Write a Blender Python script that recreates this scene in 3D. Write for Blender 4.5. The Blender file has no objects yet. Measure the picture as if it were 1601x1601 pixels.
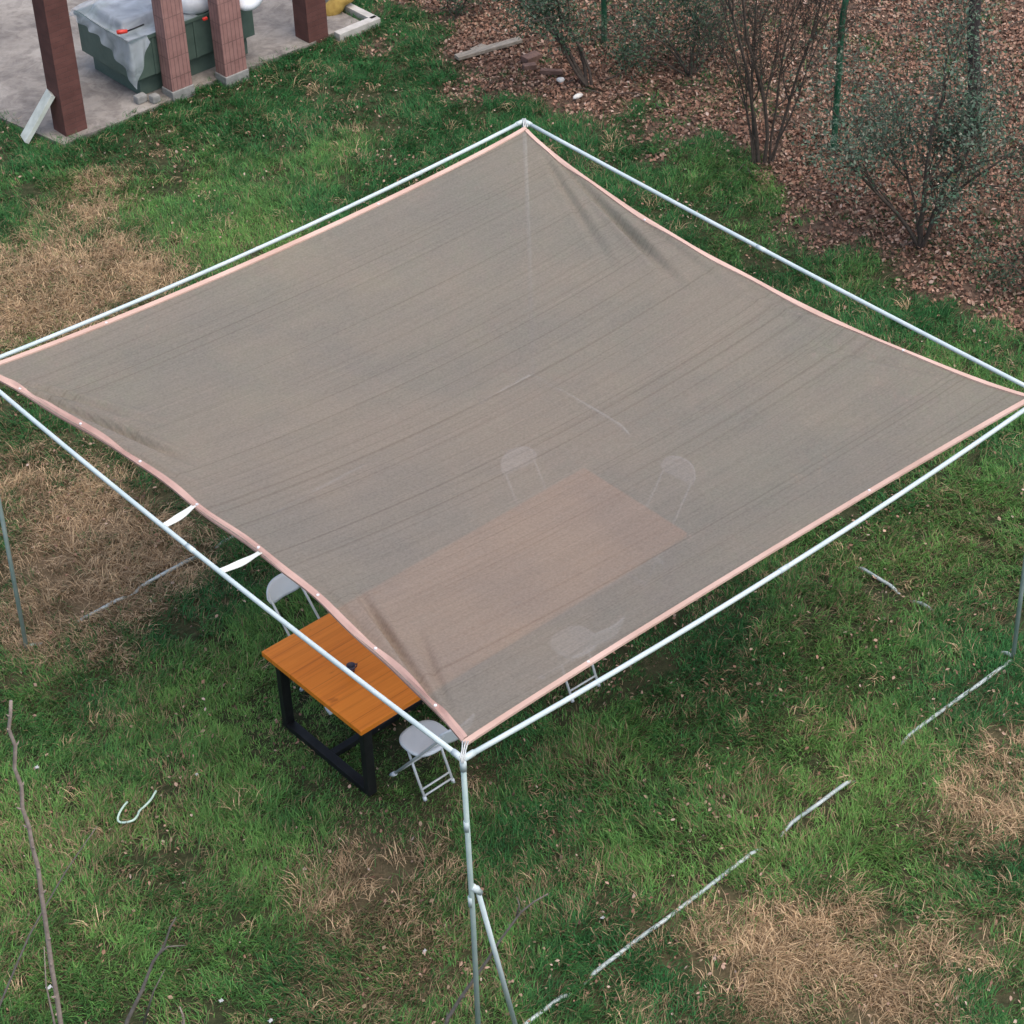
import bpy, bmesh, math, random
import numpy as np
from mathutils import Vector, Matrix, Euler

rnd = random.Random(7)
NP = np.random.default_rng(11)
scene = bpy.context.scene
COL = scene.collection

# ------------------------------------------------------------------ camera, sky, sun, exposure
CAM_LOC = Vector((-5.7148, -7.2358, 11.6038))
CAM_ROT = Euler((0.90680, 0.02914, -0.72702), 'XYZ')
F_PX = 3520.65                      # focal length in pixels of the 1601 px photograph
cam_d = bpy.data.cameras.new("camera")
cam_d.sensor_width = 36.0
cam_d.lens = F_PX / 1601.0 * 36.0
cam_d.clip_end = 500.0
cam_o = bpy.data.objects.new("camera", cam_d)
cam_o.location = CAM_LOC
cam_o.rotation_euler = CAM_ROT
COL.objects.link(cam_o)
scene.camera = cam_o

SUN_EL, SUN_AZ = 66.0, 170.0        # soft light from a bright overcast sky
world = bpy.data.worlds.new("World")
scene.world = world
world.use_nodes = True
wn = world.node_tree.nodes
wl = world.node_tree.links
wn.clear()
sky = wn.new("ShaderNodeTexSky")
sky.sky_type = 'NISHITA'
sky.sun_disc = False
sky.sun_elevation = math.radians(SUN_EL)
sky.sun_rotation = math.radians(SUN_AZ)
sky.air_density = 1.0
sky.dust_density = 4.5
sky.ozone_density = 1.0
bg = wn.new("ShaderNodeBackground")
bg.inputs['Strength'].default_value = 0.15
wo = wn.new("ShaderNodeOutputWorld")
wl.new(sky.outputs[0], bg.inputs[0])
wl.new(bg.outputs[0], wo.inputs[0])

sun_d = bpy.data.lights.new("sun", 'SUN')
sun_d.energy = 0.5
sun_d.angle = math.radians(60)
sun_d.color = (1.0, 0.97, 0.92)
sun_o = bpy.data.objects.new("sun", sun_d)
az = math.radians(SUN_AZ)
sdir = Vector((math.sin(az) * math.cos(math.radians(SUN_EL)), math.cos(az) * math.cos(math.radians(SUN_EL)), math.sin(math.radians(SUN_EL))))
sun_o.rotation_euler = sdir.to_track_quat('Z', 'Y').to_euler()
COL.objects.link(sun_o)

scene.view_settings.view_transform = 'Standard'
scene.view_settings.look = 'None'
scene.view_settings.gamma = 1.0
scene.view_settings.use_curve_mapping = False
scene.view_settings.exposure = 0.64

# ------------------------------------------------------------------ survey helpers
CAM_M = CAM_ROT.to_matrix()

def ray(px, py):
    return CAM_M @ Vector(((px - 800.5) / F_PX, -(py - 800.5) / F_PX, -1.0))

def at(px, py, z=0.0):
    """point at height z seen at that place of the photograph"""
    d = ray(px, py)
    return CAM_LOC + d * ((z - CAM_LOC.z) / d.z)

def upright(base, px, py):
    """point of the upright plane through base seen at that place of the photograph"""
    d = ray(px, py)
    h = Vector((d.x, d.y)).normalized()
    t = ((base.x - CAM_LOC.x) * h.x + (base.y - CAM_LOC.y) * h.y) / (d.x * h.x + d.y * h.y)
    return CAM_LOC + d * t

# ------------------------------------------------------------------ object helpers
def tag(o, label=None, cat=None, group=None, kind=None):
    if label: o['label'] = label
    if cat: o['category'] = cat
    if group: o['group'] = group
    if kind: o['kind'] = kind
    return o

def empty(name, loc, label, cat, group=None, rz=0.0):
    o = bpy.data.objects.new(name, None)
    o.empty_display_size = 0.1
    o.location = loc
    o.rotation_euler = (0, 0, rz)
    COL.objects.link(o)
    return tag(o, label, cat, group)

def mesh_obj(name, me, mat, parent=None, smooth=False, world_coords=True):
    if mat: me.materials.append(mat)
    if smooth:
        me.polygons.foreach_set('use_smooth', [True] * len(me.polygons))
    o = bpy.data.objects.new(name, me)
    COL.objects.link(o)
    if parent:
        o.parent = parent
        if world_coords:        # the mesh was written in world coordinates: bring it into the thing's frame
            m = Matrix.Translation(parent.location) @ parent.rotation_euler.to_matrix().to_4x4()
            if parent.parent is None and parent.type == 'EMPTY':
                me.transform(m.inverted())
    return o

class MB:
    """collects shapes into one mesh"""
    def __init__(self):
        self.v = []; self.f = []
    def add(self, vs, fs):
        n = len(self.v)
        self.v += [tuple(p) for p in vs]
        self.f += [tuple(i + n for i in f) for f in fs]
        return self
    def box(self, c, s, rot=None, bev=0.0):
        bm = bmesh.new()
        bmesh.ops.create_cube(bm, size=1.0)
        bmesh.ops.scale(bm, vec=s, verts=bm.verts)
        if bev > 0:
            bmesh.ops.bevel(bm, geom=bm.edges[:], offset=bev, segments=2, profile=0.6, affect='EDGES')
        m = Matrix.Translation(c) @ (rot.to_4x4() if rot is not None else Matrix.Identity(4))
        bm.transform(m)
        bm.verts.index_update()
        self.add([v.co.copy() for v in bm.verts], [[v.index for v in f.verts] for f in bm.faces])
        bm.free()
        return self
    def tube(self, pts, rad, n=8, caps=True):
        pts = [Vector(p) for p in pts]
        k = len(pts)
        rads = list(rad) if hasattr(rad, '__len__') else [rad] * k
        vs = []; fs = []
        up = None
        for i, p in enumerate(pts):
            t = (pts[min(i + 1, k - 1)] - pts[max(i - 1, 0)])
            if t.length < 1e-9: t = Vector((0, 0, 1))
            t.normalize()
            if up is None:
                a = Vector((0, 0, 1)) if abs(t.z) < 0.9 else Vector((1, 0, 0))
                up = t.cross(a).normalized()
            else:
                up = (up - t * up.dot(t))
                up = up.normalized() if up.length > 1e-6 else t.orthogonal().normalized()
            w = t.cross(up)
            for j in range(n):
                a = 2 * math.pi * j / n
                vs.append(p + (up * math.cos(a) + w * math.sin(a)) * rads[i])
        for i in range(k - 1):
            for j in range(n):
                j2 = (j + 1) % n
                fs.append((i * n + j, i * n + j2, (i + 1) * n + j2, (i + 1) * n + j))
        if caps:
            fs.append(tuple(reversed(range(n))))
            fs.append(tuple((k - 1) * n + j for j in range(n)))
        return self.add(vs, fs)
    def mesh(self, name):
        me = bpy.data.meshes.new(name)
        me.from_pydata(self.v, [], self.f)
        me.update()
        return me
    def build(self, name, mat, parent=None, smooth=False, world_coords=True):
        return mesh_obj(name, self.mesh(name), mat, parent, smooth, world_coords)

def copy_tree(o, parent=None):
    c = o.copy()
    COL.objects.link(c)
    if parent:
        c.parent = parent
        c.matrix_parent_inverse = o.matrix_parent_inverse.copy()
    for ch in list(o.children):
        copy_tree(ch, c)
    return c

def fast_mesh(name, V, faces_flat, loop_total, colors=None):
    """big mesh straight from numpy arrays"""
    me = bpy.data.meshes.new(name)
    nv = len(V); nl = len(faces_flat); nf = len(loop_total)
    me.vertices.add(nv); me.loops.add(nl); me.polygons.add(nf)
    me.vertices.foreach_set('co', np.asarray(V, dtype=np.float32).ravel())
    me.loops.foreach_set('vertex_index', np.asarray(faces_flat, dtype=np.int32))
    starts = np.concatenate([[0], np.cumsum(loop_total)[:-1]]).astype(np.int32)
    me.polygons.foreach_set('loop_start', starts)
    me.polygons.foreach_set('loop_total', np.asarray(loop_total, dtype=np.int32))
    me.update(calc_edges=True)
    if colors is not None:
        at_ = me.attributes.new('tint', 'FLOAT_COLOR', 'POINT')
        c4 = np.ones((nv, 4), dtype=np.float32); c4[:, :3] = colors
        at_.data.foreach_set('color', c4.ravel())
    return me

# ------------------------------------------------------------------ noise in numpy
def vnoise(x, y, seed=0):
    xi = np.floor(x).astype(np.int64); yi = np.floor(y).astype(np.int64)
    xf = x - xi; yf = y - yi
    def h(a, b):
        n = (a * 374761393 + b * 668265263 + seed * 974634541) & 0x7fffffff
        n = ((n ^ (n >> 13)) * 1274126177) & 0x7fffffff
        return ((n ^ (n >> 16)) & 0xffff) / 65535.0
    u = xf * xf * (3 - 2 * xf); v = yf * yf * (3 - 2 * yf)
    return (h(xi, yi) * (1 - u) + h(xi + 1, yi) * u) * (1 - v) + (h(xi, yi + 1) * (1 - u) + h(xi + 1, yi + 1) * u) * v

def fbm(x, y, seed=0, o=4):
    s = 0.0; a = 0.5; t = 0.0
    for i in range(o):
        s = s + a * vnoise(x * 2 ** i, y * 2 ** i, seed + i * 17); t += a; a *= 0.5
    return s / t

def sstep(a, b, x):
    t = np.clip((x - a) / (b - a), 0, 1)
    return t * t * (3 - 2 * t)

# patches of dry grass: x, y, long radius, short radius, angle, strength
DRY = [(0.95, 6.05, 1.10, 0.66, 0.9, 1.25), (1.55, 5.55, 0.5, 0.3, 0.5, 0.6), (1.1, 7.2, 0.7, 0.4, 1.2, 0.5),
       (2.95, 9.95, 0.75, 0.75, 0.4, 1.05), (3.7, 9.45, 0.55, 0.45, 0.2, 0.95), (2.6, 9.2, 0.6, 0.4, 0.5, 0.7),
       (4.6, 11.2, 0.55, 0.3, 0.1, 0.6), (4.0, 10.7, 0.4, 0.35, 0.1, 0.55),
       (2.12, -0.80, 0.72, 0.42, -0.75, 1.15), (2.2, -1.6, 0.35, 0.45, -0.6, 0.6), (1.6, -1.05, 0.35, 0.25, -0.6, 0.25),
       (4.15, -0.75, 0.55, 0.4, 0.3, 0.55), (4.7, -1.0, 0.6, 0.4, 0.3, 0.5), (3.3, -1.6, 0.4, 0.4, 0, 0.4),
       (0.15, 1.75, 0.5, 0.38, 0.4, 0.32), (0.75, 1.7, 0.5, 0.35, 0.2, 0.30), (1.6, 1.85, 0.3, 0.3, 0, 0.3),
       (0.1, 0.85, 0.4, 0.3, 0.4, 0.35), (3.0, 0.6, 0.4, 0.2, 0.3, 0.25)]

def dry_mask(x, y):
    s = np.zeros_like(x)
    for (cx, cy, a, b, r, k) in DRY:
        dx = x - cx; dy = y - cy
        u = (dx * math.cos(r) + dy * math.sin(r)) / a
        v = (-dx * math.sin(r) + dy * math.cos(r)) / b
        s = s + k * np.exp(-(u * u + v * v) * 0.9)
    n = fbm(x * 2.1, y * 2.1, 5, 4)
    return np.clip(s * (0.55 + 0.9 * n) + (n - 0.5) * 0.35, 0, 1)

def litter_mask(x, y):
    n = fbm(x * 1.3, y * 1.3, 41, 4)
    edge = 9.18 + 0.45 * np.exp(-((y - 6.6) / 1.4) ** 2) - 0.22 * sstep(8.5, 10.5, y) + 0.2 * sstep(4.2, 3.0, y)
    m = sstep(-0.55, 0.55, x - edge + (n - 0.5) * 2.6)
    m2 = sstep(-0.5, 0.6, y - 12.9 + (n - 0.5) * 1.5) * sstep(8.4, 8.9, x)
    return np.maximum(m, m2)

def in_patio(x, y, grow=0.0):
    e = 12.12 + 0.16 * (fbm(x * 2.3, y * 0, 77, 3) - 0.5) - grow
    return (y > e) & (x < 8.74 + grow) & (x > 4.62 - 0.17 * (y - 12.2) - grow)

# ------------------------------------------------------------------ materials
def new_mat(name):
    m = bpy.data.materials.new(name)
    m.use_nodes = True
    nt = m.node_tree
    nt.nodes.clear()
    out = nt.nodes.new('ShaderNodeOutputMaterial')
    b = nt.nodes.new('ShaderNodeBsdfPrincipled')
    nt.links.new(b.outputs[0], out.inputs[0])
    return m, nt, b, out

def noise(nt, scale, detail=4.0, rough=0.6, vec=None, dist=0.0):
    n = nt.nodes.new('ShaderNodeTexNoise')
    n.inputs['Scale'].default_value = scale
    n.inputs['Detail'].default_value = detail
    n.inputs['Roughness'].default_value = rough
    n.inputs['Distortion'].default_value = dist
    if vec is not None: nt.links.new(vec, n.inputs['Vector'])
    return n

def coords(nt, scale=(1, 1, 1), kind='Object', rot=(0, 0, 0)):
    tc = nt.nodes.new('ShaderNodeTexCoord')
    mp = nt.nodes.new('ShaderNodeMapping')
    mp.inputs['Scale'].default_value = scale
    mp.inputs['Rotation'].default_value = rot
    nt.links.new(tc.outputs[kind], mp.inputs['Vector'])
    return mp.outputs[0]

def ramp(nt, fac, stops):
    r = nt.nodes.new('ShaderNodeValToRGB')
    el = r.color_ramp.elements
    while len(el) < len(stops): el.new(0.5)
    for e, (p, c) in zip(el, stops):
        e.position = p; e.color = (c[0], c[1], c[2], 1)
    nt.links.new(fac, r.inputs[0])
    return r.outputs[0]

def mix(nt, fac, a, b, mode='MIX'):
    m = nt.nodes.new('ShaderNodeMix')
    m.data_type = 'RGBA'; m.blend_type = mode
    for sock, v in ((m.inputs[0], fac), (m.inputs[6], a), (m.inputs[7], b)):
        if isinstance(v, (int, float)): sock.default_value = v
        elif isinstance(v, tuple): sock.default_value = (v[0], v[1], v[2], 1)
        else: nt.links.new(v, sock)
    return m.outputs[2]

def bump(nt, b, height, strength=0.3, dist=0.01):
    bp = nt.nodes.new('ShaderNodeBump')
    bp.inputs['Strength'].default_value = strength
    bp.inputs['Distance'].default_value = dist
    nt.links.new(height, bp.inputs['Height'])
    nt.links.new(bp.outputs[0], b.inputs['Normal'])

def noisy(name, c1, c2, scale=8.0, rough=0.6, metal=0.0, bmp=0.0, scl=(1, 1, 1), detail=5.0, lo=0.3, hi=0.7):
    m, nt, b, out = new_mat(name)
    n = noise(nt, scale, detail, 0.6, coords(nt, scl))
    nt.links.new(ramp(nt, n.outputs[0], [(lo, c1), (hi, c2)]), b.inputs['Base Color'])
    b.inputs['Roughness'].default_value = rough
    b.inputs['Metallic'].default_value = metal
    if bmp: bump(nt, b, n.outputs[0], bmp, 0.01)
    return m

def attr_mat(name, rough=0.75, trans=0.0):
    m, nt, b, out = new_mat(name)
    a = nt.nodes.new('ShaderNodeAttribute'); a.attribute_name = 'tint'
    nt.links.new(a.outputs['Color'], b.inputs['Base Color'])
    b.inputs['Roughness'].default_value = rough
    b.inputs['Specular IOR Level'].default_value = 0.25
    if trans:
        t = nt.nodes.new('ShaderNodeBsdfTranslucent')
        nt.links.new(a.outputs['Color'], t.inputs[0])
        mx = nt.nodes.new('ShaderNodeMixShader'); mx.inputs[0].default_value = trans
        nt.links.new(b.outputs[0], mx.inputs[1]); nt.links.new(t.outputs[0], mx.inputs[2])
        nt.links.new(mx.outputs[0], out.inputs[0])
    return m

M = {}
# ground soil: thatch under the grass, straw in the dry patches, dark mould under the leaf litter
m, nt, b, out = new_mat('soil')
a1 = nt.nodes.new('ShaderNodeAttribute'); a1.attribute_name = 'dry'
a2 = nt.nodes.new('ShaderNodeAttribute'); a2.attribute_name = 'litter'
v = coords(nt)
n1 = noise(nt, 18, 6, 0.65, v); n2 = noise(nt, 60, 5, 0.7, v); n3 = noise(nt, 1.7, 4, 0.6, v)
green = ramp(nt, n1.outputs[0], [(0.3, (0.026, 0.034, 0.016)), (0.55, (0.052, 0.062, 0.030)), (0.75, (0.12, 0.095, 0.06))])
straw = ramp(nt, n2.outputs[0], [(0.3, (0.10, 0.070, 0.042)), (0.7, (0.30, 0.22, 0.135))])
mould = ramp(nt, n1.outputs[0], [(0.3, (0.070, 0.047, 0.036)), (0.7, (0.20, 0.135, 0.10))])
c = mix(nt, a1.outputs['Fac'], green, straw)
c = mix(nt, a2.outputs['Fac'], c, mould)
nt.links.new(c, b.inputs['Base Color']); b.inputs['Roughness'].default_value = 0.95
b.inputs['Specular IOR Level'].default_value = 0.1
bump(nt, b, n2.outputs[0], 0.6, 0.02)
M['soil'] = m
M['grass'] = attr_mat('grass_blades', 0.6, 0.25)
M['leaf'] = attr_mat('fallen_leaves', 0.8, 0.1)
M['foliage'] = attr_mat('shrub_leaves', 0.55, 0.2)

# shade net: woven strips, lets a little of what lies under it show through
m, nt, b, out = new_mat('shade_net')
v1 = coords(nt, (0.9, 70, 1)); v2 = coords(nt, (0.35, 9, 1)); v3 = coords(nt, (1, 1, 1)); v4 = coords(nt, (300, 300, 300))
s1 = noise(nt, 1.0, 3, 0.6, v1); s2 = noise(nt, 1.0, 3, 0.5, v2); s3 = noise(nt, 0.75, 4, 0.6, v3); s4 = noise(nt, 0.20, 3, 0.6, v4)
base = ramp(nt, s1.outputs[0], [(0.30, (0.195, 0.172, 0.150)), (0.5, (0.305, 0.278, 0.247)), (0.70, (0.40, 0.365, 0.322))])
base = mix(nt, 0.55, base, ramp(nt, s2.outputs[0], [(0.3, (0.245, 0.232, 0.205)), (0.7, (0.345, 0.308, 0.278))]))
base = mix(nt, 0.40, base, ramp(nt, s4.outputs[0], [(0.32, (0.15, 0.138, 0.125)), (0.68, (0.45, 0.42, 0.385))]))
base = mix(nt, 0.45, base, ramp(nt, s3.outputs[0], [(0.38, (0.255, 0.250, 0.240)), (0.60, (0.345, 0.305, 0.262))]))
s5 = noise(nt, 1.0, 2, 0.5, coords(nt, (0.10, 34, 1)))
base = mix(nt, 1.0, base, ramp(nt, s5.outputs[0], [(0.0, (0.80, 0.78, 0.77)), (0.32, (0.86, 0.845, 0.83)), (0.42, (1, 1, 1)), (0.62, (1, 1, 1)), (0.70, (1.07, 1.06, 1.05))]), 'MULTIPLY')
base = mix(nt, 1.0, base, (1.13, 1.08, 1.02), 'MULTIPLY')
nt.links.new(base, b.inputs['Base Color'])
b.inputs['Roughness'].default_value = 0.85
b.inputs['Specular IOR Level'].default_value = 0.15
bump(nt, b, s1.outputs[0], 0.12, 0.01)
tl = nt.nodes.new('ShaderNodeBsdfTranslucent'); nt.links.new(base, tl.inputs[0])
mx0 = nt.nodes.new('ShaderNodeMixShader'); mx0.inputs[0].default_value = 0.34
nt.links.new(b.outputs[0], mx0.inputs[1]); nt.links.new(tl.outputs[0], mx0.inputs[2])
tr = nt.nodes.new('ShaderNodeBsdfTransparent')
mx = nt.nodes.new('ShaderNodeMixShader'); mx.inputs[0].default_value = 0.145
nt.links.new(mx0.outputs[0], mx.inputs[1]); nt.links.new(tr.outputs[0], mx.inputs[2])
nt.links.new(mx.outputs[0], out.inputs[0])
M['net'] = m
M['trim'] = noisy('pink_webbing', (0.54, 0.355, 0.28), (0.70, 0.495, 0.405), 2.2, 0.8, scl=(1, 1, 1))
M['trim_shaded_back'] = noisy('shaded_back_pink_webbing', (0.36, 0.205, 0.17), (0.64, 0.44, 0.365), 1.6, 0.85)  # rolled hem: webbing's duller back, with some shade put into the colour
M['pole'] = noisy('galvanised_tube', (0.50, 0.61, 0.61), (0.64, 0.73, 0.73), 5, 0.45, 0.0)
M['pole_old'] = noisy('weathered_tube', (0.30, 0.37, 0.36), (0.58, 0.64, 0.63), 7, 0.5, 0.15)
M['post'] = noisy('green_grey_tube', (0.33, 0.45, 0.42), (0.47, 0.58, 0.55), 6, 0.45, 0.15)
M['strap'] = noisy('white_webbing', (0.68, 0.70, 0.64), (0.80, 0.82, 0.76), 12, 0.8)
M['cord'] = noisy('pale_cord', (0.52, 0.54, 0.52), (0.70, 0.72, 0.70), 40, 0.8)
M['plastic_white'] = noisy('white_plastic', (0.70, 0.755, 0.79), (0.77, 0.82, 0.845), 4, 0.42)
M['white_tube'] = noisy('white_tube_paint', (0.62, 0.65, 0.64), (0.73, 0.76, 0.74), 9, 0.4, 0.1)
M['black_steel'] = noisy('black_steel', (0.010, 0.011, 0.012), (0.024, 0.026, 0.028), 9, 0.45, 0.3)
# varnished boards
m, nt, b, out = new_mat('orange_varnished_wood')
g1 = noise(nt, 1.0, 5, 0.6, coords(nt, (1.2, 34, 8)), 0.8); g2 = noise(nt, 1.0, 3, 0.5, coords(nt, (0.5, 3.6, 1)))
g3 = noise(nt, 1.0, 2, 0.5, coords(nt, (5.5, 9, 1)))
c = ramp(nt, g1.outputs[0], [(0.28, (0.62, 0.165, 0.014)), (0.5, (0.84, 0.245, 0.020)), (0.72, (0.92, 0.30, 0.034))])
c = mix(nt, 0.35, c, ramp(nt, g2.outputs[0], [(0.35, (0.70, 0.185, 0.014)), (0.65, (0.90, 0.275, 0.026))]))
kn = ramp(nt, g3.outputs[0], [(0.0, (1, 1, 1)), (0.70, (1, 1, 1)), (0.78, (0.5, 0.38, 0.3))])
c = mix(nt, 1.0, c, kn, 'MULTIPLY')
nt.links.new(c, b.inputs['Base Color']); b.inputs['Roughness'].default_value = 0.4
bump(nt, b, g1.outputs[0], 0.08, 0.004)
seam = nt.nodes.new('ShaderNodeTexWave'); seam.bands_direction = 'Y'; seam.inputs['Scale'].default_value = 1.36; seam.inputs['Distortion'].default_value = 0.0
nt.links.new(coords(nt), seam.inputs['Vector'])
c = mix(nt, 1.0, c, ramp(nt, seam.outputs[0], [(0.0, (0.80, 0.74, 0.70)), (0.002, (0.84, 0.78, 0.74)), (0.006, (1, 1, 1))]), 'MULTIPLY')
nt.links.new(c, b.inputs['Base Color'])
M['wood'] = m
M['concrete'] = None
m, nt, b, out = new_mat('stained_concrete')
v = coords(nt)
n1 = noise(nt, 0.9, 6, 0.65, v, 0.6); n2 = noise(nt, 14, 6, 0.7, v); n3 = noise(nt, 3.2, 5, 0.7, v, 1.0)
c = ramp(nt, n1.outputs[0], [(0.38, (0.12, 0.105, 0.095)), (0.50, (0.25, 0.22, 0.19)), (0.60, (0.40, 0.365, 0.32))])
c = mix(nt, 0.45, c, ramp(nt, n3.outputs[0], [(0.42, (0.115, 0.10, 0.09)), (0.55, (0.34, 0.31, 0.27))]))
c = mix(nt, 0.25, c, ramp(nt, n2.outputs[0], [(0.3, (0.15, 0.13, 0.11)), (0.7, (0.42, 0.40, 0.37))]))
nt.links.new(c, b.inputs['Base Color']); b.inputs['Roughness'].default_value = 0.85
bump(nt, b, n2.outputs[0], 0.4, 0.01)
M['concrete'] = m
M['pale_concrete'] = noisy('pale_concrete', (0.42, 0.40, 0.36), (0.58, 0.56, 0.52), 9, 0.85, bmp=0.3)

def tile_mat(name, ca, cb, mortar, bw, bh, vertical_ribs=False):
    m, nt, b, out = new_mat(name)
    tc = nt.nodes.new('ShaderNodeTexCoord')
    sp = nt.nodes.new('ShaderNodeSeparateXYZ'); nt.links.new(tc.outputs['Object'], sp.inputs[0])
    ad = nt.nodes.new('ShaderNodeMath'); ad.operation = 'ADD'
    nt.links.new(sp.outputs[0], ad.inputs[0]); nt.links.new(sp.outputs[1], ad.inputs[1])
    cb_ = nt.nodes.new('ShaderNodeCombineXYZ'); nt.links.new(ad.outputs[0], cb_.inputs[0]); nt.links.new(sp.outputs[2], cb_.inputs[1])
    br = nt.nodes.new('ShaderNodeTexBrick')
    br.offset = 0.0 if vertical_ribs else 0.5
    br.inputs['Color1'].default_value = (*ca, 1); br.inputs['Color2'].default_value = (*cb, 1); br.inputs['Mortar'].default_value = (*mortar, 1)
    br.inputs['Scale'].default_value = 1.0
    br.inputs['Mortar Size'].default_value = 0.006 if vertical_ribs else 0.004
    br.inputs['Brick Width'].default_value = bw; br.inputs['Row Height'].default_value = bh
    nt.links.new(cb_.outputs[0], br.inputs['Vector'])
    n = noise(nt, 6, 5, 0.6, tc.outputs['Object'])
    c = mix(nt, 0.5, br.outputs['Color'], ramp(nt, n.outputs[0], [(0.3, tuple(0.62 * x for x in ca)), (0.7, tuple(1.25 * x for x in cb))]))
    nt.links.new(c, b.inputs['Base Color']); b.inputs['Roughness'].default_value = 0.75
    inv = nt.nodes.new('ShaderNodeMath'); inv.operation = 'SUBTRACT'; inv.inputs[0].default_value = 1.0
    nt.links.new(br.outputs['Fac'], inv.inputs[1])
    bump(nt, b, inv.outputs[0], 0.5, 0.006)
    return m
M['tile_dark'] = tile_mat('dark_red_tile', (0.115, 0.045, 0.038), (0.145, 0.060, 0.050), (0.09, 0.045, 0.04), 0.24, 0.06)
M['tile_pink'] = tile_mat('pink_red_tile', (0.32, 0.165, 0.145), (0.37, 0.205, 0.18), (0.115, 0.065, 0.06), 0.052, 0.235, True)
M['plinth'] = noisy('grey_cement', (0.20, 0.20, 0.19), (0.34, 0.34, 0.32), 12, 0.9, bmp=0.3)
M['box_green'] = noisy('dull_green_paint', (0.065, 0.105, 0.085), (0.10, 0.150, 0.122), 5, 0.6)
M['grey_panel'] = noisy('grey_board', (0.10, 0.125, 0.15), (0.16, 0.19, 0.215), 5, 0.6)
m, nt, b, out = new_mat('clear_plastic_film')
n1 = noise(nt, 3.5, 3, 0.5, coords(nt), 0.8); n2 = noise(nt, 11, 4, 0.6, coords(nt, (1, 1, 1)), 1.2)
b.inputs['Base Color'].default_value = (0.80, 0.86, 0.92, 1); b.inputs['Roughness'].default_value = 0.22
bump(nt, b, n2.outputs[0], 0.35, 0.02)
tl = nt.nodes.new('ShaderNodeBsdfTranslucent'); tl.inputs[0].default_value = (0.7, 0.77, 0.84, 1)
mx0 = nt.nodes.new('ShaderNodeMixShader'); mx0.inputs[0].default_value = 0.35
nt.links.new(b.outputs[0], mx0.inputs[1]); nt.links.new(tl.outputs[0], mx0.inputs[2])
tr = nt.nodes.new('ShaderNodeBsdfTransparent')
mp = nt.nodes.new('ShaderNodeMapRange'); mp.inputs[1].default_value = 0.35; mp.inputs[2].default_value = 0.65; mp.inputs[3].default_value = 0.34; mp.inputs[4].default_value = 0.66
nt.links.new(n1.outputs[0], mp.inputs[0])
mx = nt.nodes.new('ShaderNodeMixShader'); nt.links.new(mp.outputs[0], mx.inputs[0])
nt.links.new(mx0.outputs[0], mx.inputs[1]); nt.links.new(tr.outputs[0], mx.inputs[2]); nt.links.new(mx.outputs[0], out.inputs[0])
M['film'] = m
M['red'] = noisy('red_plastic', (0.55, 0.03, 0.02), (0.65, 0.05, 0.03), 5, 0.4)
M['bag'] = noisy('white_bag', (0.62, 0.66, 0.70), (0.80, 0.83, 0.85), 12, 0.5, bmp=0.5)
M['yellow'] = noisy('yellow_sack', (0.34, 0.22, 0.05), (0.50, 0.35, 0.09), 14, 0.8, bmp=0.5)
M['grey_wood'] = noisy('weathered_board', (0.22, 0.19, 0.15), (0.42, 0.37, 0.30), 6, 0.85, scl=(1, 12, 1), bmp=0.3)
M['pale_board'] = noisy('pale_board', (0.50, 0.54, 0.48), (0.66, 0.70, 0.64), 10, 0.8, bmp=0.2)
M['brick'] = noisy('old_brick', (0.13, 0.078, 0.060), (0.24, 0.145, 0.112), 12, 0.9, bmp=0.5)
M['rubble'] = noisy('white_rubble', (0.62, 0.61, 0.57), (0.78, 0.77, 0.73), 12, 0.85, bmp=0.4)
M['paper'] = noisy('white_scrap', (0.44, 0.46, 0.47), (0.60, 0.62, 0.62), 20, 0.7)
M['fence_green'] = noisy('green_coated_steel', (0.012, 0.085, 0.045), (0.022, 0.12, 0.065), 8, 0.45)
M['bark'] = noisy('shrub_bark', (0.055, 0.042, 0.034), (0.115, 0.092, 0.074), 20, 0.9, bmp=0.4)
M['bark_pale'] = noisy('pale_bark', (0.24, 0.19, 0.16), (0.40, 0.335, 0.285), 24, 0.85, bmp=0.4)
M['bark_grey'] = noisy('grey_bark', (0.12, 0.105, 0.09), (0.22, 0.195, 0.17), 24, 0.85, bmp=0.4)
M['pole_dark'] = noisy('dark_trunk', (0.022, 0.019, 0.019), (0.050, 0.043, 0.042), 9, 0.9, scl=(4, 4, 0.6), bmp=0.4)
M['hose'] = noisy('pale_green_hose', (0.48, 0.66, 0.55), (0.58, 0.74, 0.64), 9, 0.4)
M['cup'] = noisy('dark_cup', (0.035, 0.028, 0.045), (0.075, 0.06, 0.09), 9, 0.35)
M['eyelet'] = noisy('white_eyelet', (0.66, 0.66, 0.66), (0.78, 0.78, 0.78), 9, 0.4)
M['tan_cloth'] = noisy('tan_rag', (0.36, 0.28, 0.16), (0.52, 0.42, 0.27), 14, 0.9, bmp=0.4)

# ------------------------------------------------------------------ ground: one sheet to the horizon
def axis(lo, hi, step, far):
    core = np.arange(lo, hi + 1e-6, step)
    out = []
    s = step; x = hi
    while x < far:
        s *= 1.5; x += s; out.append(x)
    left = []
    s = step; x = lo
    while x > -far:
        s *= 1.5; x -= s; left.append(x)
    return np.concatenate([np.array(left[::-1]), core, np.array(out)])

def ground_z(x, y):
    near = sstep(40, 20, np.hypot(x - 5, y - 5))
    return ((fbm(x * 1.1, y * 1.1, 3, 4) - 0.5) * 0.05 + (fbm(x * 5, y * 5, 9, 2) - 0.5) * 0.02) * near

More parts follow.
